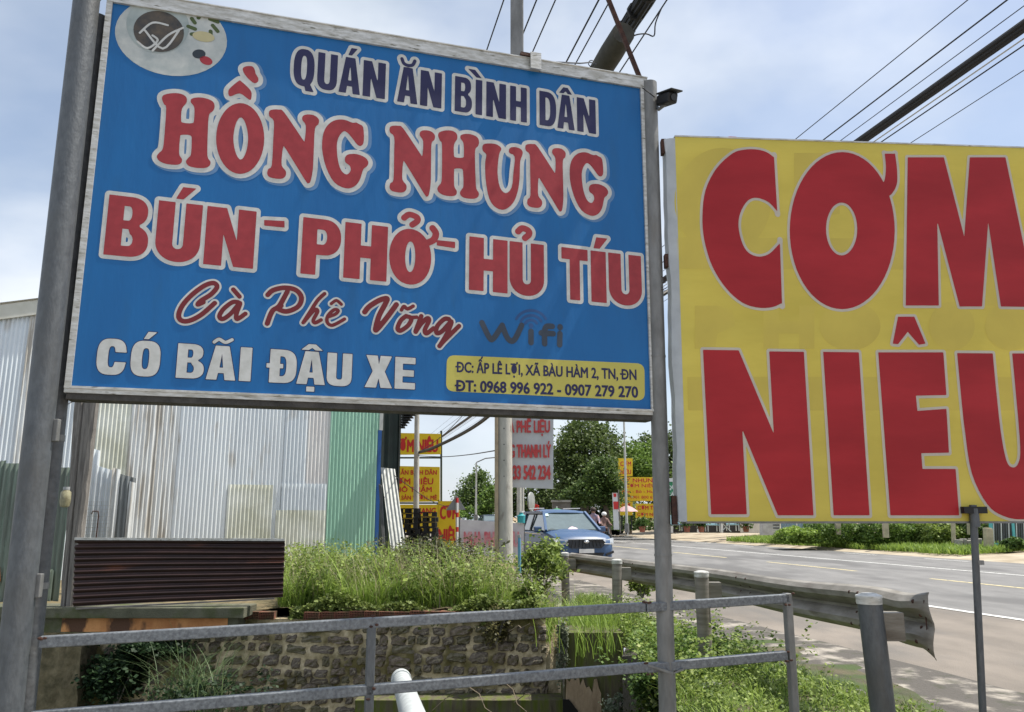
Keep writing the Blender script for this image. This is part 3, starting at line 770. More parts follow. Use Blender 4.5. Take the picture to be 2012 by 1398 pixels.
# line 5
i5 = Ink(S)
line_glyphs(i5, [('C', 187, 245), ('O', 254, 312, [ACUTE]), ('B', 345, 399), ('A', 404, 462, [('S', [(.2, 1.10), (.36, 1.19), (.58, 1.11), (.8, 1.20)], 3.4)]), ('I', 469, 492), ('D', 528, 581, [('P', [(-.12, .44), (.5, .44), (.5, .57), (-.12, .57)])]),
                 ('A', 582, 638, [CIRC, ('P', [(.36, -.22), (.64, -.22), (.64, -.07), (.36, -.07)])]), ('U', 641, 690), ('X', 716, 770), ('E', 775, 815)], (200, 734.5, .0496), (200, 665, .062), sx=.38, sy=.2, n=3)
letters(i5, sg, cream, navy, .0035, res=.003, label='white words CÓ BÃI ĐẬU XE with a thin dark edge')
# wifi mark
i6 = Ink(S)
for pts in ([(822, 778), (870, 875), (898, 880), (955, 795)], [(955, 795), (990, 880), (1032, 892), (1082, 795)], [(1143, 835), (1143, 908)], [(1232, 915), (1232, 835), (1245, 803), (1282, 802)], [(1210, 845), (1288, 850)], [(1332, 850), (1330, 922)], [(1333, 805), (1333, 810)]): i6.stroke(zd_(pts), 5.4)
letters(i6, sg, M('dark_slate_print', (0.03, 0.045, 0.07), .5), label='dark wifi word mark')
i7 = Ink(S)
for r in (42, 74, 108): i7.stroke(zd_([(1143 + r * math.sin(a), 800 - r * math.cos(a) * .95) for a in np.linspace(-1.1, 1.1, 9)]), 2.6)
i7.stroke(zd_([(1143, 797), (1143, 800)]), 4.4)
letters(i7, sg, M('deep_blue_print', (0.012, 0.075, 0.24), .5), name='wifi_waves')
# address panel
i8 = Ink(S)
c8 = [(878, 697), (1266, 714), (1267, 787), (876, 768)]; q8 = []
for k in range(4):
    a, b, c = np.array(c8[k - 1]), np.array(c8[k]), np.array(c8[(k + 1) % 4]); r = 16
    e1 = b + (a - b) / np.linalg.norm(a - b) * r; e2 = b + (c - b) / np.linalg.norm(c - b) * r
    for t in np.linspace(0, 1, 7): q8.append(tuple((1 - t) ** 2 * e1 + 2 * t * (1 - t) * b + t * t * e2))
i8.loops([q8]); letters(i8, sg, M('olive_yellow_print', (0.50, 0.45, 0.09), .5, var=.08), d=.0015, name='address_panel')
i9 = Ink(S)
i9.text('DC: ẤP LÊ LỢI, XÃ BÀU HÀM 2, TN, DN', 898, 1250, 730.5, 746, 21)
i9.stroke([(896, 720), (904, 720.4)], .9); i9.stroke([(1219, 734.5), (1228, 735)], .9)
letters(i9, sg, navy, d=.003, grow=.0020, res=.0016, label='dark address line')
i10 = Ink(S)
i10.stroke([(895, 757), (904, 757.4)], .9)
i10.text('DT: 0968 996 922 - 0907 279 270', 897, 1253, 767.5, 780.5, 22)
letters(i10, sg, navy, d=.003, grow=.0028, res=.0016, label='dark telephone number line')
# plate of noodles picture
def picture(loops_px, mat, d, name):
    k = Ink(S); k.loops(loops_px); return letters(k, sg, mat, d=d, name=name, res=.005)
def pell(cx, cy, rx, ry, rot=0, k=40):
    r_ = math.radians(rot); return [(cx + rx * math.cos(a) * math.cos(r_) - ry * math.sin(a) * math.sin(r_), cy + rx * math.cos(a) * math.sin(r_) + ry * math.sin(a) * math.cos(r_)) for a in np.linspace(0, 2 * math.pi, k, endpoint=False)]
picture([pell(336, 72, 111, 76, 10)], M('pale_plate_print', (0.50, 0.52, 0.50), .5, col2=(.34, .38, .38), scale=9), .0015, 'plate_print')
picture([pell(310, 50, 62, 54, 12)], M('bowl_print', (0.38, 0.43, 0.42), .5, col2=(.26, .31, .31), scale=7), .0027, 'bowl_print')
picture([pell(312, 62, 50, 40, 12)], M('broth_print', (0.10, 0.075, 0.05), .5, col2=(.03, .03, .03), scale=14), .0039, 'broth_print')
k = Ink(S)
for pts in ([(270, 82), (290, 95), (310, 80), (300, 70)], [(285, 60), (320, 96), (352, 60)], [(300, 100), (330, 70), (360, 55)], [(275, 65), (300, 45), (330, 50)]): k.stroke(pts, 2.2)
letters(k, sg, cream, d=.005, name='noodle_print', res=.003)
k = Ink(S)
for a in np.linspace(0, 5.5, 9): k.stroke([(400 + 18 * math.cos(a), 50 + 18 * math.sin(a)), (400 + 30 * math.cos(a + .4), 52 + 24 * math.sin(a + .4))], 4)
letters(k, sg, M('herb_print', (0.06, 0.09, 0.02), .5), d=.0028, name='herb_print')
picture([pell(400, 72, 22, 10, 10)], M('egg_print', (0.50, 0.45, 0.25), .5), .0036, 'garnish_print')
picture([pell(391, 106, 13, 9, 0)], M('soy_print', (0.02, 0.03, 0.04), .5), .0028, 'sauce_print')
picture([pell(405, 119, 13, 8, 20)], M('chilli_print', (0.35, 0.02, 0.03), .5), .0028, 'sauce_print')
# ================================================================== SIGN POLES, BANNER, RAILING
def pole(name, label, px0, px1, Y, r, mat, z0=None, z1=None, n=20, cat='pole', group=None):
    """px0, px1: axis pixels low and high"""
    a = P(*px0, Y); b = P(*px1, Y); t = (b - a) / (b.z - a.z)
    if z0 is not None: a = a + t * (z0 - a.z)
    if z1 is not None: b = b + t * (z1 - b.z)
    e = empty(name, a, label, cat, group)
    k = 14; MB().tube([a + (b - a) * i / k for i in range(k + 1)], r, n).build('shaft', mat, e, smooth=True)
    return e, a, b
e, a, b = pole('sign_pole', 'thick round grey steel pole nearest the left edge of the blue signboard', (14, 1398), (150, 180), 3.93, .066, galv, 0.0, 4.35)
MB().tube([a, a + Vector((0, 0, .02))], .13, 12).build('base_plate', galv, e)
MB().tube([b, b + Vector((0, 0, .01))], .07, 20).build('cap', galv, e)
for y in (845, 1150):
    c = P(14 + (1398 - y) * .1115 + 30, y, 3.95); MB().box(c, (.05, .03, .11)).build('weld_plate', galv_l, e, bevel=.004)
e, a, b = pole('sign_pole', 'second grey steel pole welded behind the thick pole at the left of the signboard', (45, 1398), (178, 180), 4.06, .052, M('darker_galvanised_steel', (0.12, 0.125, 0.13), .55, .3, col2=(.075, .08, .085), scale=22, bump=.15, col3=(.05, .045, .04), scale3=3), 0.0, 4.3)
MB().tube([a, a + Vector((0, 0, .02))], .1, 12).build('base_plate', galv, e)
for y in (1150, 860):
    c = P(45 + (1398 - y) * .109, y, 4.06); MB().tube([c - Vector((0, 0, .015)), c + Vector((0, 0, .015))], .056, 16).build('joint_ring', galv_l, e)
e, a, b = pole('sign_pole', 'slim grey steel pole at the right edge of the blue signboard, crossing the railing', (1312, 1398), (1276, 175), 4.93, .0505, galv_l, 0.0, S.to3(0, SH, 0).z + .05)
rpole = e
MB().tube([a, a + Vector((0, 0, .02))], .11, 12).build('base_plate', galv, e)
for y in (700, 1090):
    c = P(1276 + (y - 175) * .0294, y, 4.93); MB().tube([c - Vector((0, 0, .006)), c + Vector((0, 0, .006))], .0535, 16).build('weld_ring', galv_l, e)
for y, hgt in ((292, .1), (515, .085), (1002, .17)):   # rusty hinge brackets carrying the banner box
    c = P(1276 + (y - 175) * .0294 + 19, y, 4.93)
    mb = MB().box(c + Vector((.012, -.02, 0)), (.03, .05, hgt)).box(c + Vector((.05, -.02, .02)), (.06, .012, .012)).box(c + Vector((.05, -.02, -.02)), (.06, .012, .012)).box(c + Vector((.035, -.025, .0)), (.012, .03, hgt * .8))
    mb.tube([c + Vector((.07, -.03, -hgt * .3)), c + Vector((.07, -.03, hgt * .3))], .008, 8)
    mb.build('hinge_bracket', rust, rpole)
wr = MB()
c = P(1300, 540, 4.9); pts = [c + Vector((random.uniform(-.02, .03), random.uniform(-.02, .02), -i * .008 + random.uniform(-.01, .01))) for i in range(14)]
wr.tube(pts, .0015, 5).build('tie_wire', rust, rpole)
MB().tube([P(1296, 582, 4.98), P(1312, 572, 5.02), P(1330, 560, 5.1)], .014, 8).build('banner_arm', blackp, rpole, smooth=True)
# square post with clamp above the sign
e = empty('post_above_sign', P(1020, 110, 4.65), 'square grey steel post rising from the top edge of the blue signboard', 'post')
pb = S.hit(1022, 100); b0 = S.to3(float(pb[0]), SH + .05, -.07)
MB().bar(b0 - Vector((0, 0, .5)), b0 + Vector((0, 0, 1.6)), .085, .085, up=Vector((0, 1, 0))).build('square_tube', galv_l, e, bevel=.006)
q = S.hit(1050, 120); c = S.to3(float(q[0]), SH + .04, .034)
MB().slab(*slabP(S, float(q[0]) - .04, SH - .008, float(q[0]) + .03, SH + .105, .036, .05)).build('clamp_plate', alu, e)
MB().slab(*slabP(S, float(q[0]) - .10, SH + .085, float(q[0]) + .03, SH + .105, .0, .034)).build('clamp_hook', rust, e)

# security camera
cc = P(1310, 195, 4.85)
e = empty('security_camera', cc, 'small black bullet security camera on the top right corner of the blue signboard', 'camera')
dirc = Vector((.35, -.8, -.25)).normalized()
R = dirc.to_track_quat('Y', 'Z').to_matrix()
MB().box(cc, (.075, .15, .07), R).build('camera_body', blackp, e, bevel=.012)
MB().box(cc + R @ Vector((0, .02, .042)), (.09, .18, .01), R).build('sun_shield', darkm, e, bevel=.003)
MB().tube([cc + dirc * .076, cc + dirc * .084], .022, 14).build('lens', M('lens_glass', (.01, .01, .012), .1), e, smooth=True)
MB().tube([cc - dirc * .02 + Vector((0, 0, -.03)), cc + Vector((-.05, .02, -.06)), P(1287, 205, 4.93)], .012, 8).build('mount_arm', galv, e, smooth=True)
MB().tube([P(1286, 190, 4.86), P(1276, 182, 4.8), P(1262, 172, 4.77)], .004, 6).build('camera_cable', cable, e)

# ------------------------------------------------------------------ yellow banner box
yv = M('olive_yellow_banner', (0.84, 0.71, 0.15), 0.45, col2=(0.73, 0.61, 0.12), scale=1.1, bump=0.25, bscale=3, trans=.35, spec=.3, stretch=(1, 1, 3.2))
rv = M('red_banner_print', (0.48, 0.022, 0.03), 0.45, col2=(0.37, 0.014, 0.02), scale=1.3, trans=.2, spec=.35, stretch=(.8, 1, 2.6), bump=0.2, bscale=3)
wv = M('white_banner_print', (0.70, 0.66, 0.60), 0.5, trans=.35, var=.1)
hem = M('grey_white_banner_hem', (0.52, 0.56, 0.60), 0.5, col2=(.4, .43, .47), scale=5, trans=.2)
Bp = Plane(P(1348, 1024, 4.85), (math.cos(math.radians(4)), math.sin(math.radians(4)), 0))
h0 = Bp.hit(1326, 271); h1 = Bp.hit(1350, 1025); h2 = Bp.hit(2012, 288); h3 = Bp.hit(2012, 1021)
print('banner', h0, h1, h2, h3)
BW, BT = 2.62, float((h0[1] + h2[1]) / 2)
bn = empty('banner_box', Bp.to3(0, 0, 0), 'big yellow two-sided banner box with huge red words CƠM NIÊU', 'banner')
# leaning left edge, so the sheet is a quad
def bpt(u, v, d=0.0): return Bp.to3(u + (float(h0[0]) * v / BT if u < .01 else 0), v, d)
def wrinkle(u, v): return 0.0
rows = [[bpt(BW * j / 60 if j else 0.0, BT * i / 50, wrinkle(BW * j / 60, BT * i / 50) * 1.0) for j in range(61)] for i in range(51)]
MB().grid(rows).build('front_sheet', yv, bn, smooth=True)
rows = [[bpt(BW * j / 20 if j else 0.0, BT * i / 20, -.105) for j in range(21)] for i in range(21)]
MB().grid(rows).build('back_sheet', yv, bn, smooth=True)
sl = MB()
sl.slab([bpt(0, 0, -.10), Bp.to3(-.075, 0, -.0), bpt(0, 0, 0), bpt(0, 0, -.004)], (0, 0, 0.001))
hemq = [Bp.px(1308, 270, -.02), Bp.px(1326, 271, .002), Bp.px(1350, 1025, .002), Bp.px(1336, 1024, -.02)]
rows = []
for i in range(24):
    t = i / 23; l = hemq[0].lerp(hemq[3], t) + Vector((random.uniform(-.004, .004) + .004 * math.sin(i * .8), 0, 0)); r_ = hemq[1].lerp(hemq[2], t)
    rows.append([l + Bp.n * -.09, l, l.lerp(r_, .5) + Bp.n * .006, r_])
MB().grid(rows).build('side_hem', hem, bn, smooth=True)
for v0, v1 in ((.0, .03), (BT - .03, BT), (1.16, 1.19)):
    MB().slab([bpt(.012, v0, -.03), Bp.to3(BW - .01, v0, -.03), Bp.to3(BW - .01, v1, -.03), bpt(.012, v1, -.03)], Bp.n * -.04).build('frame_tube', galv, bn)
MB().slab([bpt(0, -.012, .004), Bp.to3(BW, -.012, .004), Bp.to3(BW, .0, .004), bpt(0, .0, .004)], Bp.n * -.11).build('bottom_edge', galv_l, bn)
MB().slab([bpt(0, BT, .004), Bp.to3(BW, BT, .004), Bp.to3(BW, BT + .01, .004), bpt(0, BT + .01, .004)], Bp.n * -.11).build('top_edge', alu, bn)
ya = lambda pts: [(1250 + x / 2.542, 150 + y / 2.542) for x, y in pts]
yb_ = lambda pts: [(1250 + x / 2.640, 650 + y / 2.640) for x, y in pts]
ib = Ink(Bp)
Cc = crom(ya([(600, 365), (650, 378), (688, 405), (688, 408), (703, 668), (702, 672), (660, 628), (600, 606), (555, 622), (520, 680), (510, 750), (528, 830), (560, 880), (612, 900), (665, 885), (714, 836), (717, 836), (727, 1128), (725, 1132), (680, 1152), (610, 1155), (530, 1130), (450, 1060), (380, 950), (340, 820), (330, 700), (345, 570), (400, 460), (480, 385), (540, 366)]), 4)
ib.loops([Cc])
ib.loops([ya(ell(1028, 770, 262, 392, 2.0, k=60)), ya(ell(1025, 762, 78, 132, 2.0, k=40))])
ib.loops([crom(ya([(1240, 386), (1242, 386), (1290, 386), (1292, 387), (1302, 470), (1300, 540), (1272, 590), (1240, 600), (1228, 602), (1200, 560), (1221, 550), (1240, 515), (1246, 450)]), 4)])
ib.loops([[(1783, 309), (1854, 309), (1894, 465), (1905, 309), (1975, 309), (2036, 603), (1966, 602), (1941, 436), (1929, 602), (1885, 602), (1841, 434), (1844, 600), (1779, 600)]])
ib.loops([[(1764, 622), (1796, 622), (1818, 675), (1805, 677), (1783, 651.5), (1764, 676), (1753.5, 675)]])
ib.loops([[(1381, 687), (1451, 688), (1520, 852), (1511, 690), (1579, 691), (1598, 1012), (1528, 1012), (1458, 843), (1467, 1010), (1397, 1010)]])
ib.loops([[(1617, 691), (1687, 692), (1708, 1012), (1637.5, 1012)]])
ib.loops([[(1725, 692), (1853, 692), (1859, 776), (1799, 777), (1802, 807), (1859, 803), (1864, 889), (1809.5, 890), (1812, 921), (1877, 921), (1884, 1012), (1749, 1012)]])
Uo = list(crom(np.array([(1880, 693.5), (1887, 770), (1895, 845), (1909, 930), (1939, 990), (1970, 1013), (2008, 1020), (2050, 1010), (2080, 975), (2093, 900), (2085, 800), (2058, 694)]), 4, closed=False))
Ui = list(crom(np.array([(1988, 694), (1997, 790), (2004, 880), (2000, 910), (1989, 918), (1977, 905), (1966, 850), (1956, 760), (1950, 694)]), 4, closed=False))
ib.loops([Uo + Ui])
fb_ = ib.field(.03, .0047)
bl = ib.mesh('lettering_outline', wv, bn, .0172, .0022, .0047, fb_)
bl2 = ib.mesh('lettering', rv, bn, 0, .0034, .0047, fb_); bl2['label'] = 'huge red words CƠM NIÊU with a white outline'
for o_ in (bl, bl2):
    for v in o_.data.vertices:
        q = Vector(v.co); u_ = q.dot(Bp.ex); v_ = q.z; v.co += Bp.n * wrinkle(u_, v_)
gh = M('show_through_yellow', (0.77, 0.645, 0.125), .45, trans=.35, col2=(.69, .57, .11), scale=2)  # show-through and light bands from behind, painted as darker yellow shapes
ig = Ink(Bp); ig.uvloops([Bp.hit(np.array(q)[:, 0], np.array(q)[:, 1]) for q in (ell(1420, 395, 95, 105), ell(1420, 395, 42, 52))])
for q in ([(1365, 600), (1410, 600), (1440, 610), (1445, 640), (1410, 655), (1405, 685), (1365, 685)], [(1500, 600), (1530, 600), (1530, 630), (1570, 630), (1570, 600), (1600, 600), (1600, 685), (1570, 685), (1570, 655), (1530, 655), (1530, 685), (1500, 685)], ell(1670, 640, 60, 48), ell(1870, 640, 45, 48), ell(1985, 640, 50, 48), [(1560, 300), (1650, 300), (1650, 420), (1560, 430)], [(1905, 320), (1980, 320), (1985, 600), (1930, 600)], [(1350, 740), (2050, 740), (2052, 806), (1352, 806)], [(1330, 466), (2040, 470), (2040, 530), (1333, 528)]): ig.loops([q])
ig.mesh('show_through_shapes', gh, bn, 0, .0012, .006)
# the reverse print, seen faintly through the sheet
iback = Ink(Bp)
iback.text('CƠM PHỞ', 1400, 2010, 600, 600, 250); iback.text('BÒ KHO', 1370, 2010, 1000, 1000, 250)
bk_ = iback.mesh('back_lettering', rv, bn, .03, -.1065, .01)
for v in bk_.data.vertices:
    u_ = Vector(v.co).dot(Bp.ex); v.co += Bp.ex * (2.55 - 2 * u_)
e, a, b = pole('banner_post', 'slim round steel post carrying the yellow banner from below at the right', (1931, 1398), (1914, 1040), 4.95, .0205, galv, 0.0, 1.62)
MB().tube([b - Vector((0, 0, .13)), b - Vector((0, 0, .02))], .028, 16).build('sleeve', galv, e, smooth=True)
MB().tube([b - Vector((0, 0, .35)), b - Vector((0, 0, .325))], .026, 16).build('collar', galv_l, e, smooth=True)
MB().box(b - Vector((-.0, 0, .03)), (.14, .05, .04)).build('saddle', blackp, e)

# ------------------------------------------------------------------ railing
Rp = Plane(S.to3(0, 0, .02), S.ex)
def rp(x, y, d=0.0): return Rp.px(x, y, d)
rl = empty('railing', rp(730, 1398), 'grey square-tube steel railing across the ditch below the signboard', 'railing')
def rail(name, x0, y0, x1, y1): MB().bar(rp(x0, y0), rp(x1, y1), .045, .052).build(name, M('spangled_galvanised_steel', (0.20, 0.215, 0.23), .5, .3, col2=(.10, .108, .12), scale=55, bump=.12), rl, bevel=.005)
rail('top_rail', 78, 1261, 1266, 1192); rail('top_rail', 1268, 1193, 1548, 1175)
rail('bottom_rail', 60, 1409, 1272, 1310); rail('bottom_rail', 1270, 1312, 1544, 1287)
for x, y in ((730, 1229), (1546, 1165)):
    a = rp(x, y); b = Vector((a.x, a.y, 0))
    MB().bar(a, b, .045, .045, up=Vector((S.ex.y, -S.ex.x, 0))).build('railing_post', galv_l if x > 1000 else galv, rl, bevel=.005)
for x_, y_ in ((730, 1218), (730, 1361), (1546, 1176), (1546, 1287), (1268, 1193), (1270, 1312), (86, 1262)):
    wb = MB()
    for q_ in range(4): wb.ball(rp(x_ + random.uniform(-9, 9), y_ + random.choice((-10, 10)) + random.uniform(-2, 2), .024), .008, 6, 4, (1.4, .6, .8))
    wb.build('weld_bead', rust, rl)['kind'] = 'stuff'
MB().bar(rp(1268, 1304, .0), rp(1312, 1318, .06), .035, .012).build('brace_strap', galv_l, rl)
MB().bar(rp(1322, 1322, .0), rp(1338, 1312, .03), .03, .01).build('brace_strap', galv_l, rl)

# ================================================================== GUARDRAIL
gm = M('dusty_guardrail_steel', (0.27, 0.25, 0.22), .6, .3, col2=(.16, .145, .12), scale=7, bump=.15, col3=(.11, .09, .07), scale3=4, lo3=.55, hi3=.7, stretch=(.4, .4, 2.5))
gr = empty('guardrail', P(1378, 1283, 8), 'weathered steel road guardrail with flared end on round posts beside the shoulder', 'guardrail')
posts = [(1707, 1172, 1735, 1398, 5.0, .070), (1378, 1125, 1386, 1283, 8.2, .069), (1212, 1101, 1214, 1250, 11.2, .068), (1109.5, 1087, 1112, 1185, 14.0, .068)]
ptops = []
for x0, y0, x1, y1, Y, r in posts:
    t_ = P(x0, y0, Y); b_ = P(x1, y1, Y); d = (b_ - t_) / (t_.z - b_.z); b_ = t_ + d * (t_.z + .25); ptops.append(t_)
    po = MB().tube([b_, t_], r, 22).build('guardrail_post', gm if Y > 6 else galv, gr, smooth=True)
    MB().tube([t_ - Vector((0, 0, .004)), t_ + Vector((0, 0, .008)), t_ + Vector((0, 0, .022))], [r + .006, r + .005, r * .55], 22).tube([t_ - Vector((0, 0, .04)), t_ - Vector((0, 0, .003))], r + .004, 22).build('post_cap', alu, po, smooth=True)
    MB().box(t_ + Vector((.12, .02, -.17)), (.13, .10, .16)).build('spacer_block', gm, gr)
# W-beam swept along the post line on the road side
tops = [P(1815, 1164, 4.9), P(1778, 1166, 5.25), P(1700, 1152, 6.0), P(1550, 1139, 7.7), P(1400, 1118, 9.8), P(1250, 1101, 12.0), P(1120, 1086, 14.4)]
tp = crom(np.array([list(p) for p in tops]), 8, closed=False)
prof = [(0.0, 0), (.045, -.012), (.085, -.045), (.085, -.08), (.04, -.12), (.0, -.142), (0.0, -.168), (.04, -.19), (.085, -.23), (.085, -.265), (.045, -.298), (0, -.31)]
rows = []
for i, p in enumerate(tp):
    p = Vector(p); t = Vector(tp[min(i + 1, len(tp) - 1)]) - Vector(tp[max(i - 1, 0)]); t.z = 0; t.normalize(); nn = Vector((-t.y, t.x, 0))
    if nn.x > 0: nn = -nn
    fl = max(0, (5 - i) / 5); sc_ = 1 + .20 * fl ** 2; flat = 1 - .82 * fl ** 1.5
    rows.append([p - t * (.04 * math.sin(math.pi * min(1, -b_ / .31 * .85)) - .0 * (b_ < -.28)) * (i == 0) + nn * (a_ * flat - .03) + Vector((0, 0, b_ * sc_)) for a_, b_ in prof])
bm_ = MB().grid(rows).build('guardrail_beam', gm, gr, smooth=False)
sol = bm_.modifiers.new('solid', 'SOLIDIFY'); sol.thickness = .005
bm_.data.shade_smooth(); bm_.data.set_sharp_from_angle(angle=math.radians(24))
bolts = MB()
for i in (3, 16, 17, 28, 29, 40, 41):
    if i < len(rows):
        for k in (2, 4, 7, 9): bolts.ball(rows[i][k], .013, 8, 5)
bolts.build('beam_bolts', rust, gr)['kind'] = 'stuff'
sp_ = MB()
for k in (2,): sp_.ball(rows[2][1] + Vector((0, 0, -k * .02)), .02, 7, 5, (1, .6, .8))
sp_.build('rust_holes', rust, gr)['kind'] = 'stuff'
MB().tube([Vector(rows[1][2]) + Vector((.0, -.02, .01)), Vector(rows[2][4]) + Vector((0, -.02, 0)), Vector(rows[2][7]) + Vector((0, -.02, -.03)), Vector(rows[1][9]) + Vector((0, -.02, -.02))], .004, 6).build('wire_loop', rust, gr)

# ================================================================== WAREHOUSE
wd_ = math.radians(21)
WO = P(745, 1060, 17.7); WP = Plane((WO.x, WO.y, 0), (math.cos(wd_), math.sin(wd_), 0))
def wu(x, y=900): return float(WP.hit(x, y)[0])
def wv_(x, y): return float(WP.hit(x, y)[1])
wh = empty('warehouse', (WO.x, WO.y, PZ), 'tall warehouse clad in silver corrugated sheets with a pale green right section', 'warehouse')
def corr(name, mat, pl, u0, u1, v0, v1, d, pitch=.076, amp=.015, parent=None, label=None, vertical=True, seg=6, slope=0.0, jag=0.0):
    n = max(2, int((u1 - u0) / pitch * seg)); rows = [[], []]
    for i in range(n + 1):
        u = u0 + (u1 - u0) * i / n; dd = d + amp * math.sin(u / pitch * 2 * math.pi)
        rows[0].append(pl.to3(u, v0, dd)); rows[1].append(pl.to3(u, v1 + slope * (u - u0) + random.uniform(-jag, jag), dd))
    o = MB().grid(rows).build(name, mat, parent, smooth=True)
    if label: o['label'] = label
    return o
sheets = [M('silver_sheet', (0.80, 0.84, 0.86), .42, .12, col2=(.70, .74, .77), scale=1.5, stretch=(1, 1, .3), col3=(.50, .45, .38), scale3=4, lo3=.6, hi3=.8),
          M('silver_grey_sheet', (0.72, 0.77, 0.81), .42, .12, col2=(.62, .67, .71), scale=1.5, stretch=(1, 1, .3), col3=(.46, .42, .37), scale3=4.5, lo3=.6, hi3=.8),
          M('pinkish_silver_sheet', (0.76, 0.75, 0.74), .45, .1, col2=(.68, .66, .65), scale=1.5, stretch=(1, 1, .3)),
          M('stained_silver_sheet', (0.74, 0.76, 0.76), .5, .1, col2=(.46, .43, .38), scale=3.5, stretch=(3, 3, .22), lo=.4, hi=.55)]
cream_s = M('creamy_fibre_sheet', (0.77, 0.79, 0.73), .55, 0, col2=(.56, .57, .47), scale=1.5)
green_s = M('pale_green_sheet', (0.36, 0.60, 0.47), .5, 0, col2=(.30, .53, .41), scale=1.5, stretch=(1, 1, .3))
bz = -0.2
edges_px = [-60, 30, 80, 130, 180, 255, 300, 352, 455, 560, 600, 648]
tops_v = 5.2
za = wv_(0, 622); u0_ = wu(0); sl_ = (wv_(75, 612) - wv_(0, 622)) / (wu(75) - wu(0))
for i in range(len(edges_px) - 1):
    a_, b_ = wu(edges_px[i]), wu(edges_px[i + 1])
    m_ = [sheets[1], sheets[3], sheets[0], sheets[1], cream_s, sheets[3], sheets[3], sheets[0], sheets[0], sheets[1], sheets[2]][i]
    corr('wall_sheet', m_, WP, a_ - .04, b_ + .02, bz, za + .1 + sl_ * (a_ - u0_), .012 * (i % 2), parent=wh, slope=sl_)
corr('wall_sheet', green_s, WP, wu(646), wu(743), bz, za + .1 + sl_ * (wu(646) - u0_), .02, parent=wh, slope=sl_, label='pale green corrugated wall sheet')
corr('wall_sheet', cream_s, WP, wu(452), wu(540), bz, wv_(500, 952), .034, parent=wh, label='cream patch sheet low on the wall')
corr('wall_sheet', cream_s, WP, wu(548), wu(645), bz, wv_(600, 1002), .034, parent=wh)
corr('wall_sheet', sheets[1], WP, wu(556), wu(645), wv_(600, 1002), wv_(600, 950), .030, parent=wh)
MB().slab(*slabP(WP, wu(741), bz, wu(748), wv_(745, 845), .03, -.05)).build('corner_trim', M('royal_blue_trim', (0.02, 0.10, 0.33), .4), wh)
MB().slab(*slabP(WP, wu(743), wv_(745, 845), wu(750), 6.6, .03, -.05)).build('corner_trim', M('pale_trim', (.55, .56, .54), .5), wh)
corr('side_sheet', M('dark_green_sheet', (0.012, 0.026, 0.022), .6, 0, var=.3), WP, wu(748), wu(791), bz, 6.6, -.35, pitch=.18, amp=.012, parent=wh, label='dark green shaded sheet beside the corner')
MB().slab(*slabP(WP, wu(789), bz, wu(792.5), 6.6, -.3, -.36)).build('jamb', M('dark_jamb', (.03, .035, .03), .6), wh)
# fascia and roof
f0, f1 = wu(-60), wu(800)
za, zb_ = wv_(0, 622) , wv_(0, 594)
u0_ = wu(0); sl_ = (wv_(75, 612) - wv_(0, 622)) / (wu(75) - wu(0))
tp_ = lambda u, off: za + off + sl_ * (u - u0_)
MB().slab([WP.to3(f0, tp_(f0, 0), .09), WP.to3(f1, tp_(f1, 0), .09), WP.to3(f1, tp_(f1, .29), .09), WP.to3(f0, tp_(f0, .29), .09)], WP.n * -.04).build('fascia', M('off_white_fascia', (.62, .61, .54), .6, col2=(.5, .49, .42), scale=3), wh)
back = -WP.n * 14
MB().grid([[WP.to3(f0 - .2, tp_(f0, .28), .12), WP.to3(f1, tp_(f1, .28), .12)], [WP.to3(f0 - .2, tp_(f0, .30), .12) + back, WP.to3(f1, tp_(f1, .30), .12) + back]]).build('roof', sheets[1], wh)
MB().grid([[WP.to3(f0 - .1, bz, 0), WP.to3(f0 - .1, bz, 0) + back], [WP.to3(f0 - .1, 5, 0), WP.to3(f0 - .1, 5, 0) + back]]).build('side_wall', sheets[1], wh)
# black eave with toothed corrugated edge showing right of the corner
eb = MB(); pa, pb2 = P(791, 800, 17.6), P(818, 800, 16.2)
for i in range(9):
    t = i / 9; q = P(812 - 24 * t, 800 + 44 * t, 17.6 - t); eb.box(q, (.30 * (1 - t) + .05, .3, .02)); eb.bar(P(791, 800 + 44 * t, 17.7), q, .1, .05)
eb.slab([P(788, 790, 17.6), P(822, 790, 16.9), P(813, 806, 16.9), P(791, 838, 17.6)], (0, .1, 0)).build('eave', M('black_roof', (.012, .012, .012), .8), wh)

# loose fence sheets left of the warehouse, standing nearer
FP = Plane((P(0, 1000, 11.4).x, 11.4, 0), (1, .05, 0))
lf = empty('sheet_fence', FP.to3(0, PZ, 0), 'patched green and grey corrugated sheet fence behind the left sign poles', 'fence')
gpale = M('faded_green_sheet', (0.20, 0.255, 0.21), .6, .1, col2=(.14, .165, .14), scale=4, stretch=(3, 3, .3), lo=.4, hi=.6)
def fu(x): return float(FP.hit(x, 1000)[0])
def fv(x, y): return float(FP.hit(x, y)[1])
corr('fence_sheet', gpale, FP, fu(-140), fu(2), -.2, fv(0, 905), .0, parent=lf, jag=.01)
corr('fence_sheet', gpale, FP, fu(2), fu(45), -.2, fv(30, 910), .02, parent=lf)
corr('fence_sheet', gpale, FP, fu(30), fu(135), -.2, fv(125, 918), .0, parent=lf)
corr('fence_sheet', M('grey_green_sheet', (0.30, 0.36, 0.28), .6, .1, col2=(.22, .26, .2), scale=4), FP, fu(88), fu(124), -.1, fv(110, 1118), .06, parent=lf, jag=.012, label='short pale green sheet with a jagged top')
MB().slab([FP.px(-4, 1118, .06), FP.px(3, 1112, .06), FP.px(5, 1140, .06), FP.px(-4, 1150, .06)], (0, .02, 0)).build('orange_scrap', ora, lf)
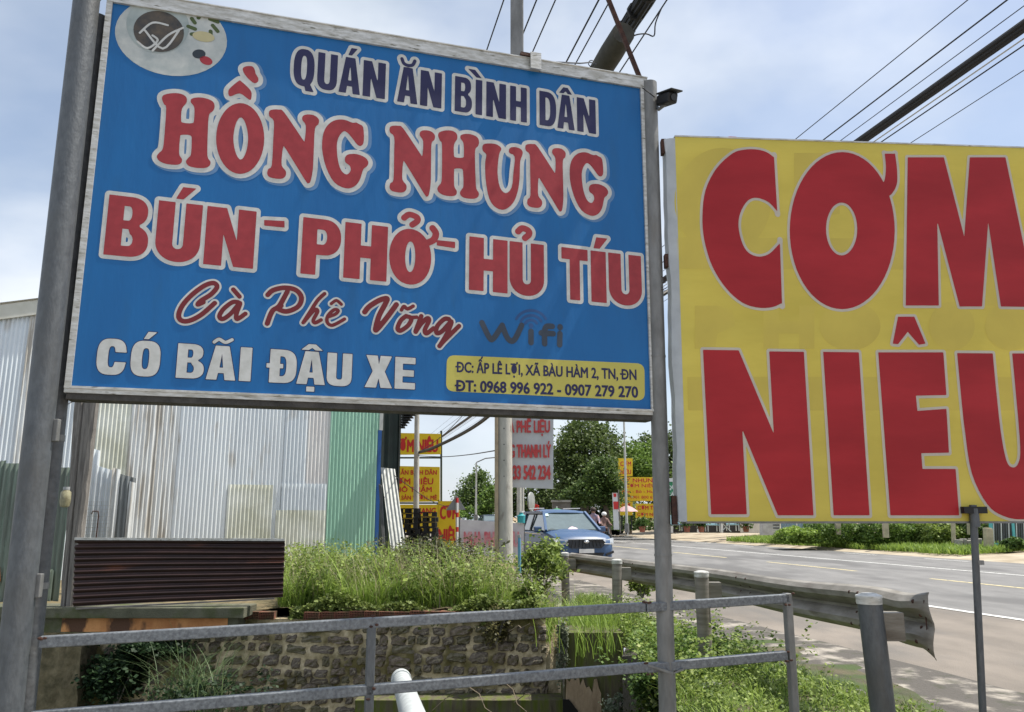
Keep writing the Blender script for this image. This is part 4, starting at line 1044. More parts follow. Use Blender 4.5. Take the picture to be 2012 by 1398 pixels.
# mesh-covered stepped sheets right of the wooden post
F2 = Plane((P(180, 1000, 12.6).x, 12.6, 0), (1, .25, 0))
lf2 = empty('scrap_fence', F2.to3(0, PZ, 0), 'low stepped scrap sheet fence covered in white wire mesh right of the wooden post', 'fence')
f2u = lambda x: float(F2.hit(x, 1000)[0]); f2v = lambda x, y: float(F2.hit(x, y)[1])
for (xa, xb, yt, mm) in ((168, 186, 880, sheets[0]), (184, 214, 915, sheets[1]), (214, 230, 918, sheets[3]), (228, 262, 930, M('dull_zinc_sheet', (.26, .28, .29), .5, .3, col2=(.17, .18, .18), scale=5, stretch=(3, 3, .3))), (250, 262, 945, sheets[3])):
    corr('scrap_sheet', mm, F2, f2u(xa), f2u(xb), -.1, f2v(xa, yt), .02 * random.random(), parent=lf2, slope=-.28, pitch=.076)
wm = MB(); wn_ = M('pale_wire', (.55, .56, .55), .5, .3)
for i in range(15): 
    u = f2u(172) + (f2u(228) - f2u(172)) * i / 14; wm.bar(F2.to3(u, PZ, .08), F2.to3(u + .01, f2v(190, 905) - .35 * i / 14, .08), .005, .005)
for j in range(26):
    z = PZ + j * .055; wm.bar(F2.to3(f2u(172), z, .083), F2.to3(f2u(222), z, .083), .005, .005)
wm.build('wire_mesh', wn_, lf2)
MB().tube([F2.to3(f2u(184), f2v(186, 1010), .1), F2.to3(f2u(186), f2v(186, 1004), .1), F2.to3(f2u(196), f2v(196, 1004), .1), F2.to3(f2u(198), f2v(196, 1012), .1), F2.to3(f2u(196), PZ, .1)], .01, 6).build('handle_frame', rust, lf2)

# old wooden post
def wp_(x, y, Y=10.25): return P(x, y, Y)
wpst = empty('wooden_post', wp_(145, 1195), 'wide weathered grey timber post standing on the concrete beam at left', 'post')
q = [wp_(120, 1197), wp_(141, 1195), wp_(187, 790), wp_(180, 786), wp_(150, 783), wp_(148, 800)]
rows = []
for i in range(16):
    t = i / 15; l = wp_(118, 1197).lerp(wp_(147, 786), t); r_ = wp_(143, 1196).lerp(wp_(188, 790), t)
    rows.append([l + Vector((random.uniform(-.006, .006), .08, 0)), l + Vector((random.uniform(-.008, .008), 0, 0)), l.lerp(r_, .33) + Vector((0, -.012 + random.uniform(-.004, .004), 0)), l.lerp(r_, .40) + Vector((0, .012, 0)), l.lerp(r_, .46) + Vector((0, -.010, 0)), l.lerp(r_, .8) + Vector((0, -.014 + random.uniform(-.004, .004), random.uniform(-.01, .01) if i == 15 else 0)), r_ + Vector((random.uniform(-.008, .008), 0, 0)), r_ + Vector((0, .09, 0))])
MB().grid(rows).build('timber', wood, wpst)
MB().poly([p for p in rows[-1]]).build('timber_top', wood, wpst)
MB().tube([P(100, 808, 4.05), P(118, 802, 6), P(140, 790, 9), P(150, 785, 10.2)], .006, 6).build('tie_cord', cable, wpst)
# hanging bottle
bo = P(129, 975, 9.9)
e = empty('hanging_bottle', bo, 'small dirty glass bottle hanging upside down beside the wooden post', 'bottle')
MB().tube([bo + Vector((0, 0, z)) for z in (-.13, -.12, -.05, .05, .075, .085, .11)], [.02, .05, .062, .058, .035, .034, .034], 14).build('bottle_body', M('cloudy_bottle', (.30, .28, .17), .35, 0, col2=(.16, .14, .08), scale=18), e, smooth=True)
MB().tube([bo + Vector((0, 0, .08)), bo + Vector((0, 0, .115))], .038, 14).build('bottle_cap', M('grey_cap', (.35, .36, .36), .5), e, smooth=True)
MB().tube([bo + Vector((0, 0, .11)), P(133, 935, 10.0)], .003, 5).build('string', cable, e)

# brown corrugated sheet lying on its edge on the wall
brown = M('rusty_brown_sheet', (0.040, 0.018, 0.016), .4, .2, col2=(.020, .010, .010), scale=3, stretch=(.5, 1, 3), col3=(.16, .05, .02), scale3=1.6, lo3=.6, hi3=.72)
bs = empty('corrugated_sheet', P(350, 1190, 10.15), 'dark rusty brown corrugated sheet standing lengthwise on the wall beside the weeds', 'roofing sheet')
cx = [P(143, 1192, 10.12), P(556, 1172, 10.3), P(560, 1060, 10.42), P(148, 1058, 10.24)]
rows = []; NR = 11
for i in range(NR * 8 + 1):
    t = i / (NR * 8); l = cx[0].lerp(cx[3], t); r_ = cx[1].lerp(cx[2], t); dd = .013 * math.sin(t * NR * 2 * math.pi + 1)
    rows.append([l.lerp(r_, s_) + Vector((0, dd, .006 * math.sin(s_ * 5))) for s_ in np.linspace(0, 1, 12)])
MB().grid(rows).build('sheet', brown, bs, smooth=True)
MB().bar(cx[3] + Vector((0, -.01, .0)), cx[2] + Vector((0, -.01, .0)), .03, .03).build('edge_strip', alu, bs)
MB().bar(cx[0] + Vector((.05, -.02, -.02)), cx[1] + Vector((-.1, -.02, -.02)), .02, .018).build('edge_strip', M('dull_edge', (.22, .2, .19), .5, .3, var=.5), bs)

# leaning sheets and black pallets by the warehouse corner
ln = empty('leaning_sheet', P(780, 1085, 16.2), 'bundle of grey corrugated sheets leaning on the dark side of the warehouse', 'roofing sheet')
for k_, (xa, xb, ya_, xc, xd, yc) in enumerate(((748, 776, 918, 770, 800, 1095), (744, 750, 950, 752, 758, 1090))):
    rows = []
    for i in range(25):
        t = i / 24; a1 = P(xa, ya_, 16.9 + .1 * k_).lerp(P(xb, ya_ + 3, 16.9), t); b1 = P(xc, yc, 16.0).lerp(P(xd, yc, 16.0), t); dd = .012 * math.sin(i / 24 * 2 * math.pi * 4)
        rows.append([a1 + Vector((0, dd, 0)), a1.lerp(b1, .5) + Vector((0, dd, 0)), b1 + Vector((0, dd, 0))])
    MB().grid(rows).build('sheet', M('pale_zinc_sheet', (.42, .43, .41), .5, .2, col2=(.25, .26, .24), scale=6, stretch=(3, 3, .3)) if not k_ else galv_l, ln, smooth=True)
gpal = 'black pallets stacked by the warehouse'
p_bl = M('black_pallet_plastic', (.006, .006, .007), .5)
def pallet(loc, label, rz=0.0, proto=[None]):
    if proto[0] is None:
        e = empty('pallet', (0, 0, 0), label, 'pallet', gpal)
        t_ = MB()
        for j in range(5): t_.box((0, -.3 + j * .15, .105), (.52, .11, .018))
        t_.build('deck', p_bl, e)
        t_ = MB()
        for j in range(3): t_.box((0, -.3 + j * .3, .01), (.52, .1, .018))
        t_.build('skid', p_bl, e)
        t_ = MB()
        for x in (-.21, 0, .21):
            for y in (-.3, 0, .3): t_.box((x, y, .058), (.10, .1, .076))
        t_.build('blocks', p_bl, e)['kind'] = 'stuff'; proto[0] = e
    else: e = copy_tree(proto[0])
    e.location = loc; e.rotation_euler = (0, 0, rz); e['label'] = label
    return e
ORD = ['first', 'second', 'third', 'fourth', 'fifth', 'sixth', 'seventh', 'eighth', 'ninth']
for s_i, (px_, top, n_) in enumerate(((806, 998, 9), (836, 1005, 8))):
    c = P(px_, top, 19.5)
    for i in range(n_):
        side = 'left' if s_i == 0 else 'right'
        pos = ('topmost black pallet of the %s stack by the warehouse' if i == 0 else 'black pallet ' + ORD[i] + ' from the top of the %s stack by the warehouse') % side
        pallet(c + Vector((random.uniform(-.05, .05), s_i * .12, -.12 * (i + 1))), pos, random.uniform(-.06, .06))
# top odd pallet end sticking up
# ================================================================== FOLIAGE HELPERS
def leafmat(name, c1, c2, c3=None, trans=.35, nscale=.6):
    m = bpy.data.materials.new(name); m.use_nodes = True; t = m.node_tree; p = t.nodes['Principled BSDF']; n = t.nodes.new; l = t.links.new
    p.inputs['Roughness'].default_value = .55; p.inputs['Specular IOR Level'].default_value = .3
    ge = n('ShaderNodeNewGeometry'); tc_ = n('ShaderNodeTexCoord'); no = n('ShaderNodeTexNoise'); no.inputs['Scale'].default_value = nscale; l(tc_.outputs['Object'], no.inputs['Vector'])
    ad = n('ShaderNodeMath'); ad.operation = 'MULTIPLY_ADD'; l(ge.outputs['Random Per Island'], ad.inputs[0]); ad.inputs[1].default_value = .55
    mu = n('ShaderNodeMath'); mu.operation = 'MULTIPLY'; l(no.outputs['Fac'], mu.inputs[0]); mu.inputs[1].default_value = .45; l(mu.outputs[0], ad.inputs[2])
    r = n('ShaderNodeValToRGB'); r.color_ramp.elements[0].color = (*c1, 1); r.color_ramp.elements[0].position = .2; r.color_ramp.elements[1].color = (*c2, 1); r.color_ramp.elements[1].position = .78
    if c3: e = r.color_ramp.elements.new(.95); e.color = (*c3, 1)
    l(ad.outputs[0], r.inputs['Fac']); l(r.outputs['Color'], p.inputs['Base Color'])
    tr = n('ShaderNodeBsdfTranslucent'); l(r.outputs['Color'], tr.inputs['Color']); ms = n('ShaderNodeMixShader'); ms.inputs['Fac'].default_value = trans
    l(p.outputs['BSDF'], ms.inputs[1]); l(tr.outputs['BSDF'], ms.inputs[2]); l(ms.outputs['Shader'], t.nodes['Material Output'].inputs['Surface'])
    return m
lf_tree = leafmat('tree_leaves', (.035, .07, .018), (.13, .19, .045), (.22, .27, .07), nscale=.25)
lf_dark = leafmat('dark_tree_leaves', (.03, .055, .016), (.12, .165, .045), nscale=.3)
lf_lite = leafmat('light_tree_leaves', (.06, .12, .02), (.20, .30, .06), (.3, .38, .09), nscale=.3)
lf_weed = leafmat('weed_leaves', (.08, .13, .028), (.29, .37, .085), (.48, .46, .2), nscale=1.6)
lf_grass = leafmat('grass_blades', (.11, .19, .03), (.32, .44, .08), (.55, .52, .24), nscale=1.4)
lf_ditch = leafmat('dark_ditch_leaves', (.012, .03, .014), (.04, .075, .03), nscale=3)  # darker greens for the ivy and weeds in the ditch
lf_dry = leafmat('dry_stems', (.20, .17, .09), (.48, .44, .28), nscale=3)
lf_bush = leafmat('bush_leaves', (.03, .065, .016), (.12, .20, .045), (.2, .28, .08), nscale=2)
def unit(n): v = rng.normal(size=(n, 3)); return v / np.linalg.norm(v, axis=1, keepdims=True)
def leaf_arrays(c, size, up=0.0, aspect=.45):
    n = len(c); nn = unit(n); nn[:, 2] = np.abs(nn[:, 2]) + up; nn /= np.linalg.norm(nn, axis=1, keepdims=True)
    t = unit(n); t -= nn * (t * nn).sum(1, keepdims=True); t /= np.linalg.norm(t, axis=1, keepdims=True); b = np.cross(nn, t)
    s = size * rng.uniform(.6, 1.35, (n, 1))
    V = np.stack([c - t * s * .5, c + b * s * aspect - nn * s * .06, c + t * s * .5 - nn * s * .12, c - b * s * aspect - nn * s * .06], 1).reshape(-1, 3)
    F = np.arange(4 * n).reshape(n, 4)
    return V, F
def blades(base, h, wd, lean=.5, seg=3):
    n = len(base); d = rng.normal(size=(n, 2)); d /= np.linalg.norm(d, axis=1, keepdims=True); hh = h * rng.uniform(.5, 1.25, n); ln = lean * rng.uniform(.2, 1.3, n)
    side = np.stack([-d[:, 1], d[:, 0], np.zeros(n)], 1); V = []
    for k in range(seg + 1):
        f = k / seg; ww = wd * (1 - f ** 1.6) * .5 + .0006
        p = base + np.stack([d[:, 0] * ln * hh * f * f, d[:, 1] * ln * hh * f * f, hh * (f - .28 * ln * f * f)], 1)
        V += [p - side * ww, p + side * ww]
    V = np.stack(V, 1).reshape(-1, 3); k0 = np.arange(n)[:, None] * (2 * (seg + 1)); F = []
    for k in range(seg): F.append(np.concatenate([k0 + 2 * k, k0 + 2 * k + 1, k0 + 2 * k + 3, k0 + 2 * k + 2], 1))
    return V, np.stack(F, 1).reshape(-1, 4)
def join(parts):
    Vs, Fs, o = [], [], 0
    for V, F in parts: Vs.append(V); Fs.append(F + o); o += len(V)
    return np.vstack(Vs), np.vstack(Fs)
def plants(base, h, nleaf, size, spread=.12, droop=0):
    """upright leafy stems: stems as blades, leaves along them"""
    n = len(base); hh = h * rng.uniform(.45, 1.2, n); d = rng.normal(size=(n, 2)) * spread
    t = rng.uniform(.12, 1, (n, nleaf)); c = base[:, None, :] + np.stack([d[:, 0, None] * t * hh[:, None] * 2 + rng.normal(size=(n, nleaf)) * size * .8, d[:, 1, None] * t * hh[:, None] * 2 + rng.normal(size=(n, nleaf)) * size * .8, t * hh[:, None]], 2)
    return leaf_arrays(c.reshape(-1, 3), size, .7)
def tree(name, label, base, H, blobs, mat, nl, leaf, trunk_r=.3, group='trees beyond the road', seedn=0, cat='tree', lean=0.0, limb=True):
    """blobs: (centre, (rx,ry,rz)) in metres; crown built of leaf clumps on and inside them"""
    e = empty(name, base, label, cat, group)
    cl = []
    vol = np.array([b[1][0] * b[1][2] for b in blobs]); vol = vol / vol.sum()
    for (c, r), fr in zip(blobs, vol):
        k = max(6, int(nl * fr / 26)); u_ = unit(k); rad = rng.uniform(.55, 1.03, (k, 1)); cc_ = np.array(c) + u_ * rad * np.array(r)
        rr = min(r) * rng.uniform(.16, .34, (k, 1, 1)); q = cc_[:, None, :] + rng.normal(size=(k, 26, 3)) * rr * np.array((1, 1, .62)); cl.append(q.reshape(-1, 3))
    V, F = leaf_arrays(np.vstack(cl), leaf, .35)
    raw('crown', V, F, mat, e)
    b0 = Vector(base); top = Vector(blobs[0][0]); mb = MB()
    mb.tube([b0, b0.lerp(top, .35) + Vector((random.uniform(-.2, .2) * trunk_r * 3, 0, 0)), b0.lerp(top, .7), top], [trunk_r, trunk_r * .8, trunk_r * .55, trunk_r * .2], 8)
    if limb:
        for c, r in blobs[1:6]:
            s0 = b0.lerp(top, random.uniform(.35, .65)); mb.tube([s0, s0.lerp(Vector(c), .5) + Vector((0, 0, .1 * r[2])), Vector(c)], [trunk_r * .4, trunk_r * .25, trunk_r * .08], 6)
    mb.build('trunk', M('tree_bark', (.11, .085, .06), .9, var=.4, scale=6, bump=.4), e, smooth=True)
    return e
def pb(x, y, rx, ry, Y, ry_depth=None):
    k = Y / FPX; return (tuple(P(x, y, Y)), (rx * k, (ry_depth or rx) * k, ry * k))
# big tree group on the right behind the car
def gz(x, Y, z=.2): q = P(x, 1015, Y); return Vector((q.x, Y, z))
tree('shade_tree', 'tallest rounded green tree behind the blue car and white board', gz(1150, 62), 9, [pb(1150, 880, 55, 58, 62), pb(1120, 905, 35, 50, 60), pb(1180, 870, 35, 40, 64), pb(1145, 850, 34, 30, 63), pb(1165, 935, 55, 35, 60), pb(1120, 960, 40, 30, 59), pb(1195, 930, 30, 45, 62)], lf_dark, 16000, .22, .35)
tree('shade_tree', 'light green leafy tree spreading between the white board and thin street pole', gz(1195, 52), 6, [pb(1185, 935, 30, 38, 52), pb(1165, 965, 35, 28, 52), pb(1205, 965, 26, 30, 52), pb(1130, 975, 30, 20, 53)], lf_tree, 9000, .17, .22)
tree('shade_tree', 'pale green tree crown behind the yellow roadside signs', gz(1235, 66), 7, [pb(1235, 905, 38, 38, 66), pb(1260, 930, 34, 36, 65), pb(1215, 940, 24, 36, 64), pb(1275, 900, 28, 30, 67)], lf_lite, 9000, .2, .25)
tree('shade_tree', 'darker tree with ragged top seen either side of the slim sign pole', gz(1310, 72), 8, [pb(1300, 880, 45, 32, 72), pb(1330, 900, 45, 50, 72), pb(1270, 875, 30, 24, 73), pb(1350, 960, 60, 50, 70), pb(1300, 960, 45, 45, 70)], lf_dark, 12000, .22, .3)
tree('shade_tree', 'green tree standing behind the upper part of the yellow banner', gz(1450, 78), 8, [pb(1440, 900, 70, 60, 78), pb(1500, 930, 60, 50, 78), pb(1390, 930, 50, 50, 76)], lf_tree, 7000, .28, .3)
tree('shade_tree', 'broad dark tree hidden by the middle of the yellow banner', gz(1650, 70), 8, [pb(1640, 900, 80, 60, 70), pb(1710, 930, 60, 50, 70), pb(1590, 930, 50, 50, 68)], lf_dark, 7000, .28, .3)
tree('shade_tree', 'green tree beyond the turquoise gate at right', gz(1900, 62), 8, [pb(1900, 890, 90, 70, 62), pb(1980, 930, 60, 60, 60), pb(1830, 930, 60, 50, 62)], lf_tree, 7000, .28, .3)
tree('shade_tree', 'rounded bright tree in the gap between the yellow billboards and concrete pole', gz(935, 105), 8, [pb(933, 962, 30, 34, 105), pb(915, 985, 28, 26, 104), pb(955, 975, 26, 34, 104), pb(940, 935, 18, 18, 106), pb(905, 1000, 22, 16, 103)], lf_tree, 7000, .3, .3)
tree('shade_tree', 'lighter small tree at the right of the rounded one beside the concrete pole', gz(965, 92), 7, [pb(960, 990, 22, 28, 92), pb(972, 968, 16, 22, 92), pb(925, 1008, 30, 12, 92)], lf_lite, 3500, .26, .25)
tree('shade_tree', 'low dark green tree between the concrete pole and the car', gz(1055, 75), 6, [pb(1050, 985, 32, 24, 75), pb(1020, 980, 26, 34, 76), pb(1080, 975, 34, 28, 74), pb(1000, 995, 26, 26, 77)], lf_dark, 5500, .24, .25)
tree('shade_tree', 'distant tree low on the horizon left of the grey warning sign', gz(885, 120), 6, [pb(885, 1003, 18, 12, 120), pb(865, 1005, 16, 12, 120)], lf_dark, 1500, .4, .25)
tree('shade_tree', 'broad olive tree filling the gap behind the green parasol and pillar', gz(1125, 80), 8, [pb(1120, 950, 60, 48, 80), pb(1180, 960, 60, 50, 80), pb(1225, 950, 45, 55, 81), pb(1085, 980, 40, 34, 80), pb(1160, 1000, 70, 30, 79)], lf_tree, 11000, .26, .3)
# thicket with the shade under the trees put into its dark leaf colour
def hedge(name, label, x0, x1, y0, y1, Y, mat, n, leaf, cat='hedge', depth=3.0, group=None):
    a = P(x0, y1, Y); b = P(x1, y0, Y); e = None
    c = np.stack([rng.uniform(a.x, b.x, n), rng.uniform(Y - depth / 2, Y + depth / 2, n), rng.uniform(a.z, b.z, n)], 1)
    w_ = (b.x - a.x); hgt = b.z - a.z; f = (c[:, 0] - a.x) / w_; lim = a.z + hgt * (.62 + .38 * np.sin(f * 9 + 1) * np.sin(f * 23 + 2)); c = c[c[:, 2] < lim]
    V, F = leaf_arrays(c, leaf, .4)
    return tag(raw(name, V, F, mat), label, cat, group)
hedge('thicket', 'deep shaded thicket in the dark gap under the trees right of the car', 1100, 1215, 985, 1045, 66, leafmat('shade_dark_thicket', (.006, .012, .005), (.018, .03, .012)), 16000, .55, 'thicket')
hedge('thicket', 'sunlit green hedge low behind the yellow signs', 1200, 1330, 990, 1040, 58, lf_tree, 2500, .25, 'thicket')

# ================================================================== FAR ROADSIDE SIGNS
def board(e, name, px, Y, mat, th=.06):
    q = [P(x, y, Y) for x, y in px]; return MB().slab(q, (0, th, 0)).build(name, mat, e)
def write(e, rows, Y, mat, res=None, grow=None):
    """rows: text, xl, xr, baseline y, capital height px"""
    pl = Plane(P(1000, 1000, Y), (1, 0, 0)); k = Y / FPX
    for i, (tx, xl, xr, yl, cap) in enumerate(rows):
        ik = Ink(pl); ik.text(tx, xl, xr, yl, yl, cap)
        ik.mesh('lettering', mat, e, (grow if grow is not None else .035) * cap * k, .012, res or max(.006, cap * k * .045))
posts_m = M('rusty_green_post', (.06, .08, .05), .6, var=.4)
ysig = M('bright_yellow_sign', (.85, .60, .015), .5, var=.12, scale=2)
rsig = M('bright_red_lettering', (.62, .03, .025), .5, var=.15)
# tall billboard frame by the second pole
e = empty('billboard', gz(830, 30, 0), 'tall roadside billboard stack of three yellow boards with red words CƠM NIÊU', 'billboard')
board(e, 'top_board', [(780, 893), (866, 892), (866, 852), (780, 850)], 30, ysig)
board(e, 'middle_board', [(780, 986), (864, 985), (864, 917), (780, 915)], 30, ysig)
board(e, 'lower_board', [(780, 1045), (864, 1045), (864, 991), (780, 991)], 30, ysig)
for x in (783, 867): MB().bar(P(x, 1060, 30.1), P(x, 846, 30.1), .07, .07, Vector((0, 1, 0))).build('billboard_post', posts_m, e)
for y in (899, 988): MB().bar(P(780, y, 30.1), P(867, y, 30.1), .05, .06).build('cross_bar', posts_m, e)
write(e, [('CƠM NIÊU', 772, 860, 887, 25)], 30, rsig)
write(e, [('QUÁN ĂN BÌNH DÂN', 752, 858, 932, 9), ('CƠM NIÊU', 768, 851, 951, 12), ('KHÔ THẬM', 768, 848, 966, 10), ('ĐẶC SẢN VƯỜN, MÊ', 764, 858, 981, 8), ('SANG', 822, 856, 1009, 12)], 30, rsig)
e = empty('sign_stand', gz(882, 23, 0), 'upright yellow sign with red words CƠM NIÊU beside the striped post', 'sign')
board(e, 'sign_board', [(861, 1075), (903, 1075), (903, 984), (861, 984)], 23, ysig)
for x in (862, 902): MB().bar(P(x, 1100, 23.05), P(x, 982, 23.05), .04, .04, Vector((0, 1, 0))).build('sign_leg', posts_m, e)
write(e, [('CƠM', 865, 900, 1019, 26), ('NIÊU', 862, 901, 1062, 24)], 23, rsig)
# warning sign seen from behind
e = empty('road_sign', gz(899, 21, 0), 'grey back of a triangular warning sign on a red and white striped post', 'road sign')
t_ = [P(876, 1002, 21), P(915, 1001, 21), P(897, 972, 21)]
MB().slab(t_, (0, .02, 0)).build('sign_plate', M('grey_sign_back', (.30, .31, .31), .5, .3), e)
for i in range(12):
    y0 = 978 + i * 9.5; MB().tube([P(898, y0, 20.95), P(898, y0 + 9.5, 20.95)], .035, 10).build('post_band', redp if i % 3 == 0 and i < 8 else white, e)
# white banner on frame
e = empty('banner_stand', gz(965, 18.5, 0), 'low white cloth banner with faded red words MUA PHẾ LIỆU below the concrete pole', 'banner')
board(e, 'banner_cloth', [(903, 1088), (1028, 1098), (1030, 1028), (904, 1020)], 18.5, M('white_banner_cloth', (.62, .60, .61), .7, col2=(.5, .48, .5), scale=3), .02)
for x, y in ((903, 1018), (1029, 1026)): MB().bar(P(x, 1105, 18.55), P(x, y - 3, 18.55), .05, .05, Vector((0, 1, 0))).build('stand_post', galv_l, e)
write(e, [('MUA PHẾ LIỆU', 912, 1019, 1073, 30)], 18.45, M('faded_pink_red_print', (.50, .09, .12), .6, col2=(.6, .35, .37), scale=5))
# scrap dealer board on the concrete pole
e = empty('scrap_board', P(1045, 880, 15.1), 'white board on the concrete pole with red words PHẾ LIỆU THANH LÝ', 'sign')
board(e, 'board', [(985, 956), (1087, 960), (1088, 700), (985, 700)], 15.22, M('white_board', (.52, .53, .54), .55, col2=(.44, .45, .47), scale=2.5), .03)
write(e, [('UA PHẾ LIỆU', 989, 1080, 849, 24), ('ÀNG THANH LÝ', 982, 1082, 898, 26), ('0933 542 234', 992, 1081, 941, 28), ('THU MUA', 1000, 1078, 795, 24)], 15.2, M('board_red_lettering', (.52, .05, .05), .5, var=.2))
for y in (720, 940): MB().bar(P(985, y, 15.3), P(1086, y, 15.3), .03, .03).build('board_rail', galv_l, e)

# poles along the road
def cpole(label, x0, x1, yb, Y, r0, top, extra=True):
    b_ = P(x0, yb, Y); t_ = Vector((P(x1, 800, Y).x, Y, top)); e = empty('utility_pole', b_, label, 'utility pole', 'concrete utility poles along the road')
    MB().tube([b_.lerp(t_, i / 8) for i in range(9)], [r0 * (1.1 - .35 * i / 8) for i in range(9)], 24).build('shaft', M('pale_pole_concrete', (.50, .48, .43), .85, col2=(.34, .33, .29), scale=5, bump=.25, bscale=30, stretch=(1, 1, .3), col3=(.22, .20, .17), scale3=8, lo3=.62, hi3=.72), e, smooth=True)
    MB().bar(t_ - Vector((.9, 0, .5)), t_ + Vector((.9, 0, -.5)), .08, .1).build('crossarm', galv_l, e)
    for dx in (-.8, -.3, .3, .8): MB().tube([t_ + Vector((dx, 0, -.45)), t_ + Vector((dx, 0, -.3)), t_ + Vector((dx, 0, -.22))], [.03, .06, .02], 8).build('insulator', M('brown_insulator', (.1, .04, .02), .3), e)
    return e
e = cpole('thick pale concrete pole carrying the white board, nearest of the poles', 990.5, 990, 1105, 15.0, .148, 8.2)
MB().tube([P(975.5, 1100, 14.86), P(975.5, 560, 14.86)], .034, 10).build('conduit', M('tan_conduit', (.42, .33, .22), .7, var=.3), e, smooth=True)
for i in range(9): MB().tube([P(990.5, 1060 - i * 31, 15.0) + Vector((.0, -.14, 0)), P(990.5, 1060 - i * 31, 15.0) + Vector((.0, -.152, 0))], .012, 8).build('step_hole', darkm, e)
cpole('slender concrete pole in front of the yellow billboard stack', 817, 817, 1075, 28, .095, 8.4)
cpole('thin pale pole just left of the teal can, behind the car', 1020, 1020, 1015, 48, .13, 8.2)
cpole('thin pale pole just right of the teal can, behind the car', 1026, 1026, 1015, 52, .12, 8.2)
def lamp(label, x, yb, Y, r, top, armdir=1):
    b_ = P(x, yb, Y); t_ = Vector((b_.x, Y, top)); e = empty('street_lamp', b_, label, 'street lamp', 'thin street lamp poles')
    MB().tube([b_, t_], [r, r * .6], 12).build('shaft', M('pale_steel_pole', (.50, .50, .46), .5, .2), e, smooth=True)
    MB().tube([b_, b_ + Vector((0, 0, .5))], r * 1.7, 12).build('base', galv_l, e)
    MB().tube([t_, t_ + Vector((armdir * .8, 0, .35)), t_ + Vector((armdir * 1.8, 0, .45))], r * .5, 8).build('arm', galv_l, e, smooth=True)
    MB().box(t_ + Vector((armdir * 2.1, 0, .45)), (.7, .25, .1)).build('lamp_head', galv_l, e, bevel=.02)
lamp('thin street lamp pole standing before the yellow signs at the right of the car', 1232, 1046, 46, .075, 9.5, -1)
lamp('thin distant street lamp pole in front of the rounded tree', 935, 1022, 72, .10, 6.3, 1)
# shorter things near the teal can
e = empty('teal_can', P(1023, 1016, 18.4), 'small teal plastic can set on the banner post left of the car', 'can')
c = P(1024, 1018, 18.5); MB().tube([c + Vector((0, 0, -.1)), c + Vector((0, 0, .06)), c + Vector((0, 0, .09)), c + Vector((0, 0, .13))], [.085, .095, .045, .045], 14).build('can_body', teal, e, smooth=True)
MB().tube([c + Vector((0, 0, .13)), c + Vector((0, 0, .16))], .05, 12).build('can_cap', white, e)
e = empty('blue_pipe_post', P(1020, 1120, 12.2), 'short sky blue plastic pipe standing in the weeds before the banner', 'pipe post')
MB().tube([P(1021, 1125, 12.2), P(1020, 1052, 12.2)], .022, 12).build('pipe', M('sky_blue_pipe', (.10, .30, .48), .5), e, smooth=True)
MB().tube([P(1020, 1056, 12.2), P(1020, 1050, 12.2)], .027, 12).build('pipe_cap', M('grey_cap2', (.3, .31, .32), .5), e)
e = empty('traffic_mirror', gz(1042, 34, 0), 'round convex road mirror seen edge-on left of the car', 'mirror')
MB().tube([P(1040, 1040, 34), P(1038, 960, 34)], .03, 8).build('mirror_pole', darkm, e)
c = P(1043, 985, 34); Rm = Vector((.93, -.37, 0)).normalized(); MB().tube([c, c + Rm * .05, c + Rm * .09], [.40, .38, .1], 20).build('mirror_disc', M('pale_mirror', (.35, .36, .34), .3, .2), e, smooth=True)
e = empty('red_flag', gz(1056, 36, 0), 'small red flag on a stick left of the green umbrella', 'flag')
MB().tube([P(1056, 1025, 36), P(1055, 985, 36)], .02, 6).build('flag_stick', wood, e)
rows = [[P(1049 + 10 * j / 5, 988 + 14 * i / 4, 36) + Vector((0, .06 * math.sin(j * 1.5 + i), -.02 * j)) for j in range(6)] for i in range(5)]
MB().grid(rows).build('flag_cloth', M('flag_red', (.6, .03, .02), .7, trans=.3), e)
e = empty('brick_pillar', gz(1108, 40, 0), 'square grey brown pillar behind the roof of the car', 'pillar')
MB().slab([P(1086, 1040, 40), P(1121, 1040, 40), P(1121, 985, 40), P(1086, 985, 40)], (0, .6, 0)).build('pillar_body', M('grey_brown_render', (.16, .145, .125), .9, var=.3), e)
MB().slab([P(1084, 986, 39.9), P(1123, 986, 39.9), P(1123, 982, 39.9), P(1084, 982, 39.9)], (0, .8, 0)).build('pillar_cap', conc, e)
def umbrella(label, x, ytop, yrim, rpx, Y, mat, zb=.1, n=8):
    k = Y / FPX; t_ = P(x, ytop, Y); e = empty('umbrella', Vector((t_.x, Y, zb)), label, 'umbrella')
    zr = P(x, yrim, Y).z; R_ = rpx * k; mb = MB()
    for i in range(n):
        a0, a1 = 2 * math.pi * i / n, 2 * math.pi * (i + 1) / n; rim = lambda a, r_, z: Vector((t_.x + math.cos(a) * R_ * r_, Y + math.sin(a) * R_ * r_, z)); am = (a0 + a1) / 2
        mb.poly([t_, rim(a0, .55, t_.z - (t_.z - zr) * .4), rim(a1, .55, t_.z - (t_.z - zr) * .4)])
        mb.poly([rim(a0, .55, t_.z - (t_.z - zr) * .4), rim(a0, 1, zr), rim(am, .96, zr - .03), rim(a1, 1, zr), rim(a1, .55, t_.z - (t_.z - zr) * .4)])
    mb.build('canopy', mat, e); MB().tube([Vector((t_.x, Y, zb)), t_ + Vector((0, 0, .08))], .025, 8).build('umbrella_pole', white, e)
    r_ = MB()
    for i in range(n): a0 = 2 * math.pi * i / n; r_.bar(t_ - Vector((0, 0, .05)), Vector((t_.x + math.cos(a0) * R_, Y + math.sin(a0) * R_, zr - .02)), .012, .012)
    tag(r_.build('ribs', darkm, e), kind='stuff'); MB().box(Vector((t_.x, Y, zb + .06)), (.5, .5, .12)).build('umbrella_base', conc, e, bevel=.02)
